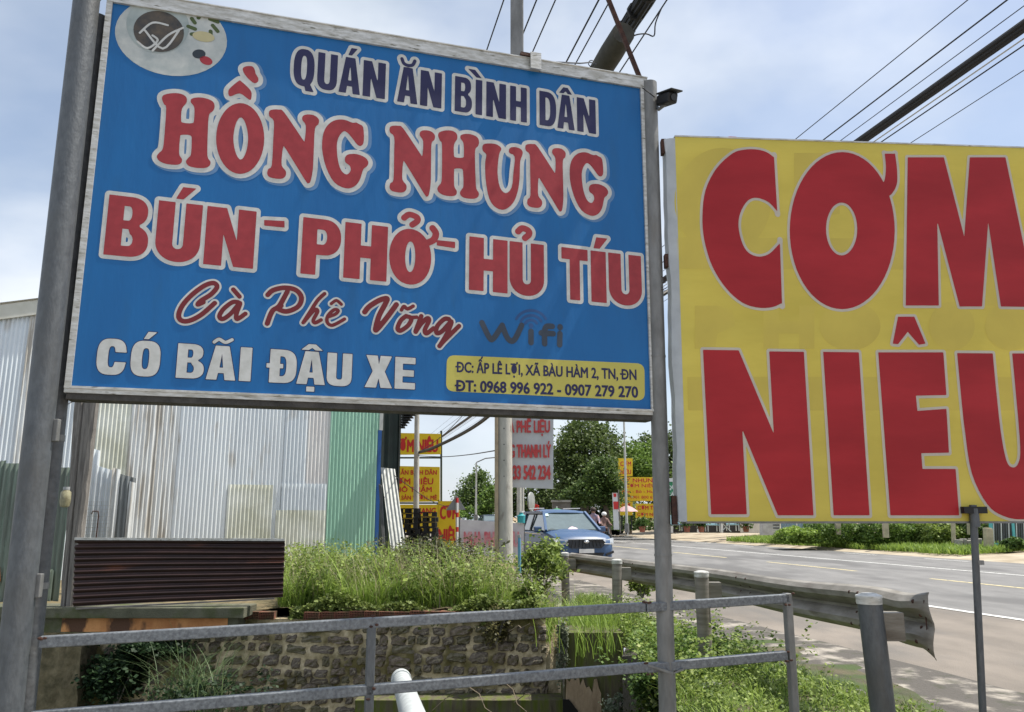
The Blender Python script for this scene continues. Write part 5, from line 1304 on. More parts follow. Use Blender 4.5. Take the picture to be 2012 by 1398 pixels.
umbrella('green parasol with only its top showing behind the car roof', 1094, 998, 1006, 22, 36, M('green_canopy', (.08, .33, .14), .7, trans=.3))
umbrella('faded pink parasol in front of the yellow signs by the road', 1232, 992, 1004, 21, 50, M('pink_canopy', (.66, .42, .42), .7, trans=.3, var=.15), .3)

# cluster of yellow signs across the road
e = empty('sign_cluster', gz(1240, 56, .3), 'roadside stack of yellow signs reading MỸ NHUNG CƠM NIÊU behind the pink parasol', 'sign')
board(e, 'top_box', [(1215, 935), (1243, 935), (1243, 900), (1215, 900)], 56, ysig, .25)
board(e, 'main_board', [(1216, 984), (1296, 984), (1296, 937), (1215, 937)], 56, ysig, .1)
board(e, 'small_board', [(1218, 1012), (1243, 1012), (1243, 985), (1217, 985)], 56, ysig, .1)
board(e, 'lower_board', [(1249, 1017), (1300, 1017), (1300, 989), (1249, 989)], 55.5, ysig, .1)
for x in (1222, 1241, 1256, 1290): MB().bar(P(x, 1040, 56.3), P(x, 905 if x < 1245 else 940, 56.3), .09, .09, Vector((0, 1, 0))).build('sign_post', darkm, e)
write(e, [('CƠM', 1219, 1240, 915, 9), ('NIÊU', 1219, 1240, 931, 9), ('MỸ NHUNG', 1220, 1292, 947, 8), ('CƠM NIÊU', 1228, 1288, 957, 6.5), ('Bún - Bò - Huế', 1223, 1290, 968, 6), ('ĐT: 0901 800 622', 1221, 1291, 979, 5.5), ('CƠM TẤM', 1253, 1297, 1001, 8), ('CƠM NIÊU', 1252, 1297, 1013, 6), ('PHỞ', 1222, 1239, 995, 6)], 56 - .6, rsig)
e = empty('feather_banner', gz(1210, 48, .25), 'tall narrow white cloth banner with a red print beside the yellow signs', 'banner')
board(e, 'banner_cloth', [(1206, 1040), (1217, 1040), (1213, 968), (1203, 968)], 48, white, .02)
MB().slab([P(1205, 985, 47.97), P(1215, 985, 47.97), P(1215, 1000, 47.97), P(1206, 1000, 47.97)], (0, .01, 0)).build('red_print', rsig, e)
MB().slab([P(1205, 969, 47.97), P(1211, 969, 47.97), P(1211, 976, 47.97), P(1206, 976, 47.97)], (0, .01, 0)).build('red_print', rsig, e)
MB().tube([P(1219, 1046, 48), P(1215, 962, 48)], .03, 6).build('banner_stick', wood, e)
e = empty('shop_sign', gz(1318, 52, .3), 'green and white shop sign between the slim pole and the yellow banner', 'sign')
board(e, 'sign_board', [(1306, 985), (1350, 985), (1350, 940), (1306, 940)], 52, M('green_sign', (.03, .28, .12), .5), .1)
board(e, 'white_header', [(1306, 946), (1350, 946), (1350, 939), (1306, 939)], 51.9, white, .1)
write(e, [('QUÁN', 1311, 1345, 961, 8), ('CÀ PHÊ', 1311, 1345, 974, 7)], 51.85, white)
for x in (1310, 1346): MB().bar(P(x, 1040, 52.2), P(x, 940, 52.2), .07, .07, Vector((0, 1, 0))).build('sign_post', darkm, e)

# ================================================================== ACROSS THE ROAD BELOW THE BANNER
benm = M('pale_blue_plastic', (.28, .45, .50), .5, var=.15)
def bench(label, x, yb, Y, wpx, proto=[None]):
    k = Y / FPX; base = P(x, yb, Y)
    e = empty('lounge_chair', base, label, 'chair', 'pale blue chairs outside the roadside cafe'); w_ = wpx * k
    MB().slab([base + Vector((-w_ / 2, 0, .38)), base + Vector((w_ / 2, 0, .38)), base + Vector((w_ / 2, .7, .36)), base + Vector((-w_ / 2, .7, .36))], (0, 0, .06)).build('seat', benm, e)
    MB().slab([base + Vector((-w_ / 2, .65, .42)), base + Vector((w_ / 2, .65, .42)), base + Vector((w_ / 2, .95, 1.0)), base + Vector((-w_ / 2, .95, 1.0))], (0, .05, 0)).build('backrest', benm, e)
    for sx in (-1, 1):
        for yy in (.03, .7): MB().bar(base + Vector((sx * w_ * .46, yy, 0)), base + Vector((sx * w_ * .46, yy, .6)), .05, .05, Vector((0, 1, 0))).build('leg', white, e)
        MB().bar(base + Vector((sx * w_ * .46, 0, .6)), base + Vector((sx * w_ * .46, .75, .6)), .06, .04).build('armrest', white, e)
bench('pale blue lounge chair just right of the slim sign pole', 1328, 1043, 52, 26)
bench('pale blue lounge chair in the middle below the yellow banner', 1403, 1044, 52, 24)
bench('pale blue lounge chair at the right end of the row, by the white wall', 1443, 1043, 53, 20)
e = empty('cafe_table', P(1425, 1043, 51), 'low white cross-legged table between the two pale blue chairs', 'table')
b_ = P(1427, 1044, 51); MB().box(b_ + Vector((0, 0, .6)), (.7, .7, .05)).build('table_top', white, e, bevel=.01)
for s_ in (-1, 1): MB().bar(b_ + Vector((-.3 * s_, 0, 0)), b_ + Vector((.3 * s_, 0, .58)), .05, .05, Vector((0, 1, 0))).build('table_leg', white, e)
for lb, x, rad in (('dark potted plant left of the middle pale blue chair', 1378, 8), ('low potted plant beside the white cafe wall', 1466, 7), ('potted plant near the slim sign pole', 1350, 8), ('red brown potted plant under the pink parasol', 1262, 9)):
    b_ = P(x, 1045, 51.5); e = empty('potted_plant', b_, lb, 'potted plant', 'potted plants at the cafe')
    MB().tube([b_, b_ + Vector((0, 0, .35))], [.16, .22], 10).build('pot', M('terracotta', (.35, .12, .07), .8), e)
    V, F = leaf_arrays(np.array(b_ + Vector((0, 0, .6))) + rng.normal(size=(260, 3)) * np.array((.18, .18, .16)), .16, .3); raw('foliage', V, F, lf_bush, e)
# cafe front wall, pillar, sheet fence
e = empty('cafe_wall', gz(1430, 57, .5), 'low cream cafe wall with dark openings behind the pale blue chairs', 'wall')
MB().slab([P(1315, 1046, 57), P(1505, 1047, 57), P(1505, 985, 57), P(1315, 985, 57)], (0, .3, 0)).build('wall', M('cafe_interior_shade', (.05, .045, .04), .9), e)  # solid slab with the cafe's interior shade put into its colour
MB().slab([P(1455, 1046, 56.8), P(1503, 1047, 56.8), P(1503, 990, 56.8), P(1455, 990, 56.8)], (0, .15, 0)).build('white_panel', M('cream_wall', (.62, .58, .50), .8), e)
for x in (1320, 1372, 1418): MB().bar(P(x, 1046, 56.7), P(x, 985, 56.7), .16, .16, Vector((0, 1, 0))).build('wall_post', white, e)
e = empty('gate_pillar', P(1515, 1052, 45), 'whitewashed square pillar with two dark slots left of the sheet fence', 'pillar')
MB().slab([P(1500, 1051, 45), P(1533, 1051, 45), P(1533, 1000, 45), P(1500, 1000, 45)], (0, .7, 0)).build('pillar_body', M('stained_whitewash', (.60, .57, .52), .85, col2=(.4, .37, .33), scale=3), e)
for y in (1031, 1037): MB().slab([P(1519, y + 1, 44.98), P(1531, y + 1, 44.98), P(1531, y - 1, 44.98), P(1519, y - 1, 44.98)], (0, .05, 0)).build('slot', darkm, e)
e = empty('blue_sheet_fence', P(1570, 1050, 46), 'grey blue corrugated sheet fence behind the roadside grass', 'fence')
F3 = Plane(P(1535, 1052, 46), (1, -.1, 0))
for i in range(4): corr('fence_sheet', M('grey_blue_sheet', (.25, .33, .42), .5, .2, col2=(.35, .42, .48), scale=2), F3, i * .9, i * .9 + .88, 0, 2.2, .01 * (i % 2), pitch=.2, amp=.03, parent=e)
# fence posts in the bank
def fpost(label, x, yb, yt, Y, w_=8, lean=0):
    e = empty('concrete_fence_post', P(x, yb, Y), label, 'fence post', 'old concrete fence posts in the grass bank')
    k = Y / FPX; MB().bar(P(x, yb, Y), P(x - lean, yt, Y), w_ * k, w_ * k, Vector((0, 1, 0))).build('post_shaft', M('warm_post_concrete', (.52, .46, .32), .9, var=.3), e, bevel=.01)
    MB().bar(P(x - lean, yt, Y), P(x - lean, yt - 2, Y), w_ * k * .7, w_ * k * .7, Vector((0, 1, 0))).build('post_tip', M('warm_post_concrete', (.52, .46, .32)), e)
fpost('leaning cream concrete post leftmost in the green bank', 1647, 1050, 990, 39, 9, 3)
fpost('cream concrete post in the middle of the green bank', 1741, 1056, 990, 37, 9, 4)
fpost('grey concrete post at the right end of the green bank', 1874, 1066, 990, 35, 6, 3)
fpost('thick broken concrete post left of the turquoise gate', 1943, 1074, 1038, 33.5, 13, 2)
fpost('thin pale post behind the shrubs near the banner post', 1903, 1050, 990, 36, 4, 2)
e = empty('low_stone_wall', P(1905, 1070, 34.5), 'low broken pale stone wall right of the green bank', 'wall')
x = 1884
while x < 1932:
    w_ = random.uniform(7, 11); h_ = random.uniform(12, 19)
    MB().slab([P(x, 1073, 34.5), P(x + w_ - 1, 1073, 34.5), P(x + w_ - 1.5, 1073 - h_, 34.5), P(x + .5, 1073 - h_ + random.uniform(-2, 2), 34.5)], (0, .4, 0)).build('stone', conc, e, bevel=.03); x += w_
e = empty('turquoise_gate', P(1985, 1070, 34), 'turquoise steel gate with vertical bars at the far right edge', 'gate')
tq = M('turquoise_paint', (.12, .50, .52), .5)
for a_, b_ in (((1948, 1072), (1945, 985)), ((1993, 1071), (1986, 985)), ((2040, 1072), (2034, 985)), ((1948, 1069), (2040, 1069)), ((1948, 1020), (2040, 1018))): MB().bar(P(*a_, 34), P(*b_, 34), .10, .10, Vector((0, 1, 0))).build('gate_frame', tq, e)
for i in range(17): MB().bar(P(1953 + i * 5, 1066, 34.02), P(1951 + i * 5, 990, 34.02), .03, .03, Vector((0, 1, 0))).build('gate_bar', galv if i % 3 else white, e)
MB().slab([P(1948, 1068, 35.4), P(2045, 1068, 35.4), P(2045, 985, 35.4), P(1948, 985, 35.4)], (0, .05, 0)).build('backing_sheet', M('dark_gate_backing', (.05, .05, .05), .8), e)

# roadside greenery across the road
def bank_plants(name, label, x0, x1, ybase, ytop, Y, mat, n, leaf, dep=2.5, kind=None, cat='bush'):
    a = P(x0, ybase, Y); b = P(x1, ybase, Y); c = []
    xs = rng.uniform(a.x, b.x, n); ys = rng.uniform(Y - dep / 2, Y + dep / 2, n); f = (xs - a.x) / (b.x - a.x)
    zt_2 = P(x0, ytop, Y).z - a.z; prof_ = np.interp(f, np.linspace(0, 1, 9), [.15] + list(rng.uniform(.6, 1.05, 7)) + [.2])
    zs = a.z - .1 + rng.uniform(0, 1, n) ** .8 * zt_2 * prof_ * (1 - .5 * np.abs(ys - Y) / dep)
    V, F = leaf_arrays(np.stack([xs, ys, zs], 1), leaf, .4); o = raw(name, V, F, mat)
    return tag(o, label, cat) if kind is None else tag(o, label, kind=kind)
bank_plants('roadside_bush', 'bright yellow green bush spilling beside the white gate pillar', 1530, 1600, 1062, 1028, 40, lf_grass, 5000, .12)
bank_plants('roadside_bush', 'tall light green shrubs around the leaning cream post', 1585, 1700, 1060, 1005, 40, lf_lite, 5000, .12)
bank_plants('roadside_bush', 'tangled green shrubs in the middle of the bank below the banner', 1690, 1830, 1064, 1000, 38.5, lf_lite, 7000, .12, 2.2)
bank_plants('roadside_bush', 'mixed green shrubs at the right end of the bank by the grey post', 1800, 1880, 1064, 1000, 37.5, lf_weed, 4500, .12)
bank_plants('roadside_bush', 'shaded bush behind the banner post left of the turquoise gate', 1868, 1945, 1060, 1000, 37.5, lf_tree, 3500, .14)
bank_plants('roadside_bush', 'small round shrub in front of the turquoise gate', 1972, 2003, 1072, 1048, 33, lf_bush, 1800, .1, .8)
def bl(name, label, x0, x1, yA, yB, n, h, mat, z=.12, wd=.02):
    k = rng.uniform(0, 1, n); xs = rng.uniform(x0, x1, n); ys = yA + (yB - yA) * rng.uniform(0, 1, n)
    r = rays(xs, ys); t = (z - EYE) / r[:, 2]; base = np.stack([r[:, 0] * t, r[:, 1] * t, np.full(n, z)], 1)
    V, F = blades(base, h, wd, .8, 2); return tag(raw(name, V, F, mat), label, kind='stuff')
k = 26000
l_ = rng.uniform(FAR + .9, FAR + 7, k); s_ = rng.uniform(27.5, 47, k); base = np.array(RN)[None] * l_[:, None] + np.array(RD)[None] * s_[:, None]; base[:, 2] = .06 + .45 * ((l_ - FAR) / 9) ** 1.2
lo_ = (s_ - 33) / 9 * 1.6; base = base[(l_ - FAR) > .6 + np.abs(np.sin(s_ * 1.3)) * .5 + 0 * lo_]
V, F = blades(base, .32, .05, .8, 2); tag(raw('verge_grass', V, F, lf_grass), kind='stuff')
k = 2500; l_ = rng.uniform(FAR + 3.6, FAR + 5.8, k); s_ = rng.uniform(18, 26.5, k); base = np.array(RN)[None] * l_[:, None] + np.array(RD)[None] * s_[:, None]; base[:, 2] = .2
V, F = plants(base, .35, 8, .1); tag(raw('verge_weeds', V, F, lf_lite), kind='stuff')

# ================================================================== NEAR VEGETATION
def scatter_px(n, x0, x1, Y0, Y1, zf):
    Y = rng.uniform(Y0, Y1, n); x = rng.uniform(x0, x1, n); X = (x - 1006) / FPX * CT * Y * 1.0
    X = X / CT * (1 / (1 + ST * 0)) 
    return np.stack([X * .98, Y, np.array([zf(a, b) for a, b in zip(X * .98, Y)])], 1)
base = scatter_px(13000, 556, 1080, 10.72, 13.6, plot_h)
V1, F1 = blades(base, .40, .009, .95)
b2 = scatter_px(520, 560, 1070, 10.75, 13.4, plot_h); V2, F2 = blades(b2[:260], .85, .016, .7, 4)
tag(raw('wild_grass', *join([(V1, F1), (V2, F2)]), lf_grass), 'wild grass on top of the stone wall', kind='stuff')
b3 = scatter_px(1700, 585, 1075, 10.78, 13.2, plot_h)
b3 = b3[(np.sin(b3[:, 0] * 3.1 + 1) * np.cos(b3[:, 1] * 3.7) + rng.normal(size=len(b3)) * .35) > -.15]
ga = plants(b3[::2], .62, 26, .040, .13); gb = plants(b3[1::4], .50, 16, .078, .11); gc = plants(b3[3::4], .72, 30, .030, .12)
tag(raw('leafy_weeds', *join([ga, gb, gc]), lf_weed), kind='stuff')
n_ = 5200; fx_ = rng.uniform(P(575, 1180, 10.6).x, P(1060, 1180, 10.6).x, n_); hz_ = .30 + .33 * rng.uniform(0, 1, n_) ** 1.5 * (.6 + .4 * np.sin(fx_ * 5) * np.sin(fx_ * 2.1)); hz_ -= (rng.uniform(0, 1, n_) < .10) * rng.uniform(0, .16, n_)
V, F = leaf_arrays(np.stack([fx_, 10.66 - .19 * rng.uniform(0, 1, n_) + .12 * (hz_ - .3), hz_], 1), .052, .5)
sb_ = scatter_px(900, 575, 1075, 10.75, 12.6, plot_h); tag(raw('dry_stalks', *blades(sb_, .78, .007, .8, 4), lf_dry), kind='stuff')
tag(raw('creeping_weeds', V, F, leafmat('creeping_leaves', (.07, .10, .025), (.24, .30, .08), (.46, .36, .16), nscale=2)), kind='stuff')
b3 = scatter_px(380, 800, 905, 12.6, 14.0, plot_h)
V, F = plants(b3, .72, 34, .05, .25); tag(raw('dark_weeds', V, F, leafmat('olive_brown_weeds', (.03, .04, .018), (.10, .10, .04), (.16, .12, .07), nscale=2)), kind='stuff')
b3 = scatter_px(500, 556, 900, 13.0, 15.0, plot_h)
V, F = plants(b3, .62, 30, .05, .25); tag(raw('tall_weeds', V, F, lf_weed), kind='stuff')
def bush(label, x, y, rx, ry, Y, mat, n, leaf, name='bush'):
    c = np.array(P(x, y, Y)); k = Y / FPX; q = unit(n) * rng.uniform(.2, 1, (n, 1)) ** .5 * np.array((rx * k, rx * k, ry * k)); q *= (1 + .25 * np.sin(q[:, :1] * 9) * np.cos(q[:, 2:] * 11))
    kk = 9; sc3 = unit(kk) * np.array((rx * k, rx * k, ry * k)) * rng.uniform(.35, .85, (kk, 1)); ix = rng.integers(0, kk, n); q = sc3[ix] + rng.normal(size=(n, 3)) * np.array((rx * k, rx * k, ry * k)) * rng.uniform(.14, .3, (kk, 1))[ix]
    V, F = leaf_arrays(c + q, leaf, .5); e = empty(name, Vector(c) - Vector((0, 0, ry * k)), label, 'bush'); raw('foliage', V, F, mat, e)
    st = MB(); b_ = Vector(c) - Vector((0, 0, ry * k))
    for i in range(7): st.tube([b_, b_ + Vector((random.uniform(-.6, .6) * rx * k, random.uniform(-.6, .6) * rx * k, ry * k * 1.3))], .008, 5)
    st.build('stems', wood, e); e.children[-1]['kind'] = 'stuff'
bush('dense broad-leaved green bush at the corner of the plot before the car', 1062, 1120, 48, 46, 13.2, lf_weed, 2300, .06)
bush('smaller leafy bush at the right edge of the plot by the first guardrail post', 1090, 1100, 30, 34, 14.2, lf_weed, 1600, .055)
bush('small pale-leaved bush at the end of the brick row', 1035, 1165, 26, 26, 10.9, lf_weed, 1300, .045)
bush('round green bush behind the second guardrail post', 1262, 1152, 34, 22, 12.5, lf_weed, 1500, .045)
bush('dry olive creeper clump hanging over the stone wall', 975, 1228, 28, 34, 10.42, leafmat('dry_olive', (.06, .06, .02), (.20, .18, .08), nscale=3), 1500, .035, 'creeper')
bush('pale silvery creeper hanging at the left edge of the culvert headwall', 1106, 1285, 13, 55, 9.85, leafmat('silver_leaf', (.09, .11, .07), (.28, .31, .22), nscale=3), 900, .035, 'creeper')
bush('low whitish-leaved plant at the foot of the culvert headwall', 1212, 1385, 24, 22, 9.4, leafmat('whitish_leaf', (.08, .12, .06), (.34, .38, .3), nscale=3), 500, .035, 'plant')
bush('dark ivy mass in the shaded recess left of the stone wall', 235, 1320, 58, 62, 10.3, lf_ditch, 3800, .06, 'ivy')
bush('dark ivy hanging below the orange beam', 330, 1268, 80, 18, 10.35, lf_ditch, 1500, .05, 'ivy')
bush('mossy fern clump on the bank edge left of the slim sign pole', 1272, 1352, 30, 46, 8.2, lf_bush, 1700, .04, 'fern')
# arching ditch grass at left
c0 = P(385, 1390, 9.6); base = np.array(c0) + rng.normal(size=(150, 3)) * np.array((.22, .15, .06))
V, F = blades(base, .75, .012, 1.0, 5); tag(raw('arching_grass', V, F, leafmat('ditch_grass', (.04, .08, .03), (.16, .22, .10), (.32, .34, .22), nscale=3)), 'clump of long arching grass growing against the stone wall at left', 'grass clump')
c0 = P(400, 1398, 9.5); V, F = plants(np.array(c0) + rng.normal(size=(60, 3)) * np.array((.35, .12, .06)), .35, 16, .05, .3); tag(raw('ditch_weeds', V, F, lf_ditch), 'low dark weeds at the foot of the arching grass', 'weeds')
# dry branches at the foot of the wall
br = MB()
for x0, y0, x1, y1 in ((915, 1345, 975, 1405), (985, 1335, 1035, 1398), (850, 1395, 905, 1350), (1010, 1380, 1060, 1350), (560, 1390, 600, 1372), (1000, 1240, 1040, 1225)):
    a, b = P(x0, y0, 9.9), P(x1, y1, 9.6); br.tube([a, a.lerp(b, .4) + Vector((.02, 0, .03)), a.lerp(b, .7) - Vector((.02, 0, .02)), b], [.006, .005, .004, .003], 5)
tag(br.build('dry_twigs', M('pale_twig', (.25, .2, .14), .9)), 'loose dry twigs lying against the stone wall', kind='stuff')
# grass and leafy ground cover on the right bank
def bank_scatter(n, l0, l1, y0, y1):
    y = rng.uniform(y0, y1, n); x = l0 + (l1 - l0) * rng.uniform(0, 1, n) ** 1.0; return x, y
GC = KERB - 1.75
def mk(n, y0, y1, xa, right=0.0):
    y = rng.uniform(y0, y1, n); xr = (GC - y * math.sin(AL)) / math.cos(AL) + right; xl = 1.28 + .04 * (y - 6) + xa
    x = xl + (xr - xl) * rng.uniform(0, 1, n); return np.stack([x, y, np.full(n, .04)], 1)
b1 = mk(12000, 5.0, 15.5, 0, .25); V1, F1 = blades(b1, .16, .008, 1.0)
b2 = mk(1500, 5.0, 14.5, 0, .1); V2, F2 = plants(b2, .19, 14, .030, .35)
tag(raw('bank_grass', V1, F1, lf_grass), kind='stuff'); tag(raw('bank_weeds', V2, F2, lf_weed), kind='stuff')
b3 = mk(170, 7.0, 11.8, 0.0, -.2); V3, F3_ = plants(b3, .50, 36, .035, .22); tag(raw('leafy_bank_weeds', V3, F3_, lf_weed), kind='stuff')
# tall grass around second post (px 1120-1200)
c = P(1165, 1215, 10.9); base = np.array((c.x, c.y, .02)) + rng.normal(size=(1100, 3)) * np.array((.24, .6, 0)); V, F = blades(base, .50, .010, .7); tag(raw('tall_grass_tuft', V, F, lf_grass), 'bright tall grass tuft on top of the mossy culvert headwall', 'grass clump')
c = P(1378, 1240, 8.9); base = np.array((c.x - .1, c.y, .02)) + rng.normal(size=(900, 3)) * np.array((.30, .5, 0)); V, F = plants(base[:260], .34, 26, .035); tag(raw('green_weed_clump', V, F, lf_lite), 'leafy bright weed clump around the foot of the middle guardrail post', 'weeds')
# moss hanging on the bank face
base = np.stack([rng.uniform(1.2, 1.42, 1500), rng.uniform(5.5, 10, 1500), rng.uniform(-.9, .05, 1500)], 1); V, F = leaf_arrays(base, .05, .2); tag(raw('bank_moss', V, F, leafmat('moss', (.03, .045, .008), (.09, .12, .02), nscale=4)), kind='stuff')
# litter
e = empty('plastic_litter', P(1395, 1350, 7.6), 'crumpled white plastic scrap lying in the bank grass right of the slim pole', 'litter')
c = P(1395, 1348, 7.55); mb = MB(); mb.ball(c + Vector((-.03, 0, 0)), .045, 9, 6, (1, .8, .6)); mb.ball(c + Vector((.06, 0, .015)), .05, 9, 6, (1.1, .8, .5))
for v in mb.v: v += Vector((random.uniform(-.012, .012), random.uniform(-.01, .01), random.uniform(-.012, .012)))
mb.build('scrap', white, e)
e['category'] = 'litter'

# ================================================================== OVERHEAD CABLES
def along(x, y, Y, s0, s1, r, n=14, sag=0.0, mat=cable, name='cable', wob=0.0):
    p = P(x, y, Y); mb = MB(); pts = []
    for i in range(n + 1):
        s_ = s0 + (s1 - s0) * i / n; pts.append(p + RD * s_ + Vector((random.uniform(-wob, wob), 0, sag * (s_ / 14.0) ** 2 + random.uniform(-wob, wob))))
    mb.tube(pts, r, 6); return mb
def wire(label, x, y, Y, r=.008, s0=-22, s1=60, sag=0.0, group='thin overhead wires'):
    o = along(x, y, Y, s0, s1, r, sag=sag).build('overhead_wire', cable); return tag(o, label, 'wire', group)
for i, (x, y, Y, r, lb) in enumerate(((975, 43, 8.5, .008, 'thin wire leftmost above the blue signboard'), (1044, 25, 8.5, .009, 'thin wire crossing just right of the square post above the sign'), (1070, 48, 8.4, .008, 'thin wire third from left above the blue signboard'),
                             (1150, 50, 8.4, .010, 'darker wire left of the cable bundle above the sign'), (1165, 62, 8.5, .008, 'thin wire close left of the cable bundle above the sign'),
                             (1222, 40, 8.6, .008, 'thin wire touching the left side of the cable bundle'), (1285, 38, 8.7, .009, 'thin wire just right of the cable bundle'),
                             (1730, 138, 11, .008, 'thin wire leftmost in the sky above the yellow banner'), (1810, 128, 10.6, .012, 'bold single wire in the sky left of the thick bundle'), (1850, 130, 10.5, .007, 'faint wire between the bold wire and the thick bundle'), (1930, 190, 10, .006, 'faint wire right of the thick bundle'))):
    wire(lb, x, y, Y, r)
e = empty('cable_bundle', P(1240, 40, 8.6), 'thick black cable bundle rising above the right end of the blue signboard', 'cable bundle')
for i in range(9):
    a = i * 2.4; o_ = along(1240, 40, 8.6, -9, 1.2, .032, n=26, wob=.012); of = Vector((math.cos(a) * .085, 0, math.sin(a) * .085)) * (.5 + .5 * (i % 3) / 2)
    for v in o_.v: v += of
    o_.build('strand', cable, e)
MB().tube([P(1196, 112, 8.6) + RD * t for t in (-.5, -.1, .35, .8)], [.13, .14, .135, .12], 16).build('sleeve', M('dusty_sleeve', (.06, .057, .045), .8, var=.4, scale=8), e, smooth=True)
for s_ in range(7): MB().tube([P(1240, 40, 8.6) + RD * (-.9 + s_ * .35), P(1240, 40, 8.6) + RD * (-.86 + s_ * .35)], .118, 12).build('binding', cable, e)
pts = [P(1232, 78, 8.3), P(1250, 68, 8.3), P(1270, 66, 8.3), P(1285, 70, 8.3), P(1288, 45, 8.3), P(1300, 15, 8.3)]
tag(MB().tube([Vector(p) for p in crom(np.array([list(p) for p in pts]), 4, closed=False)], .008, 6).build('loose_wire', cable), 'loose curled wire hanging right of the cable bundle', 'wire')
pts = [P(1050, 122, 5.2), P(1100, 122, 5.6), P(1140, 124, 6.5), P(1160, 122, 7.5), P(1172, 125, 8.4)]
o_ = MB().tube(pts, .007, 6)
for k in range(10): a = k * .7; o_.tube([P(1162 + 6 * math.cos(a), 124 + 6 * math.sin(a), 7.9), P(1162 + 6 * math.cos(a + .7), 124 + 6 * math.sin(a + .7), 7.9)], .005, 5)
tag(o_.build('tie_wire', cable), 'thin tie wire running from the square post to the bundle sleeve', 'wire')
e = empty('steel_brace', P(1230, 75, 6.5), 'rusty steel brace bar slanting behind the cable bundle', 'brace')
MB().bar(P(1188, -20, 6.5), P(1262, 165, 6.5), .035, .035).build('brace_bar', rust, e)
e = empty('cable_bundle', P(1850, 165, 10), 'thick black cable bundle crossing the sky above the yellow banner', 'cable bundle')
for i in range(10):
    a = i * 2.4; o_ = along(1850, 163, 10.2, -16, 70, .028, n=30, wob=.006); of = Vector((math.cos(a) * .07, 0, math.sin(a) * .055)) * (.4 + .6 * (i % 3) / 2)
    for v in o_.v: v += of
    o_.build('strand', cable, e)
for k, (dx, dz) in enumerate(((.17, -.05), (.22, -.10))):
    o_ = along(1850, 163, 10.2, -16, 70, .010, n=16)
    for v in o_.v: v += Vector((dx, 0, dz))
    o_.build('strand', white if k == 0 else cable, e)
# far cables to the second pole
def span(label, pts, r, n=5):
    q = crom(np.array([list(P(*p)) for p in pts]), n, closed=False); return tag(MB().tube([Vector(p) for p in q], r, 6).build('overhead_cable', cable), label, 'cable', 'cables between the far poles')
span('thick sagging cable from the second pole up towards the concrete pole', [(824, 888, 28), (850, 880, 26), (900, 856, 23), (940, 832, 20), (975, 803, 17), (992, 780, 15)], .05)
span('thin sagging cable below the thick one at the concrete pole', [(822, 895, 28), (870, 897, 25), (920, 893, 22), (972, 885, 16)], .012)
span('fine wire fanning up from the second pole', [(824, 888, 28), (870, 855, 24), (910, 815, 20), (940, 780, 16)], .010)
span('fine wire dropping from the signs to the leaning sheets', [(775, 934, 16.5), (800, 952, 18), (850, 985, 21), (897, 1000, 23)], .008)
span('fine wire above the thick cable left of the concrete pole', [(790, 812, 27), (830, 808, 27), (835, 800, 27)], .02)

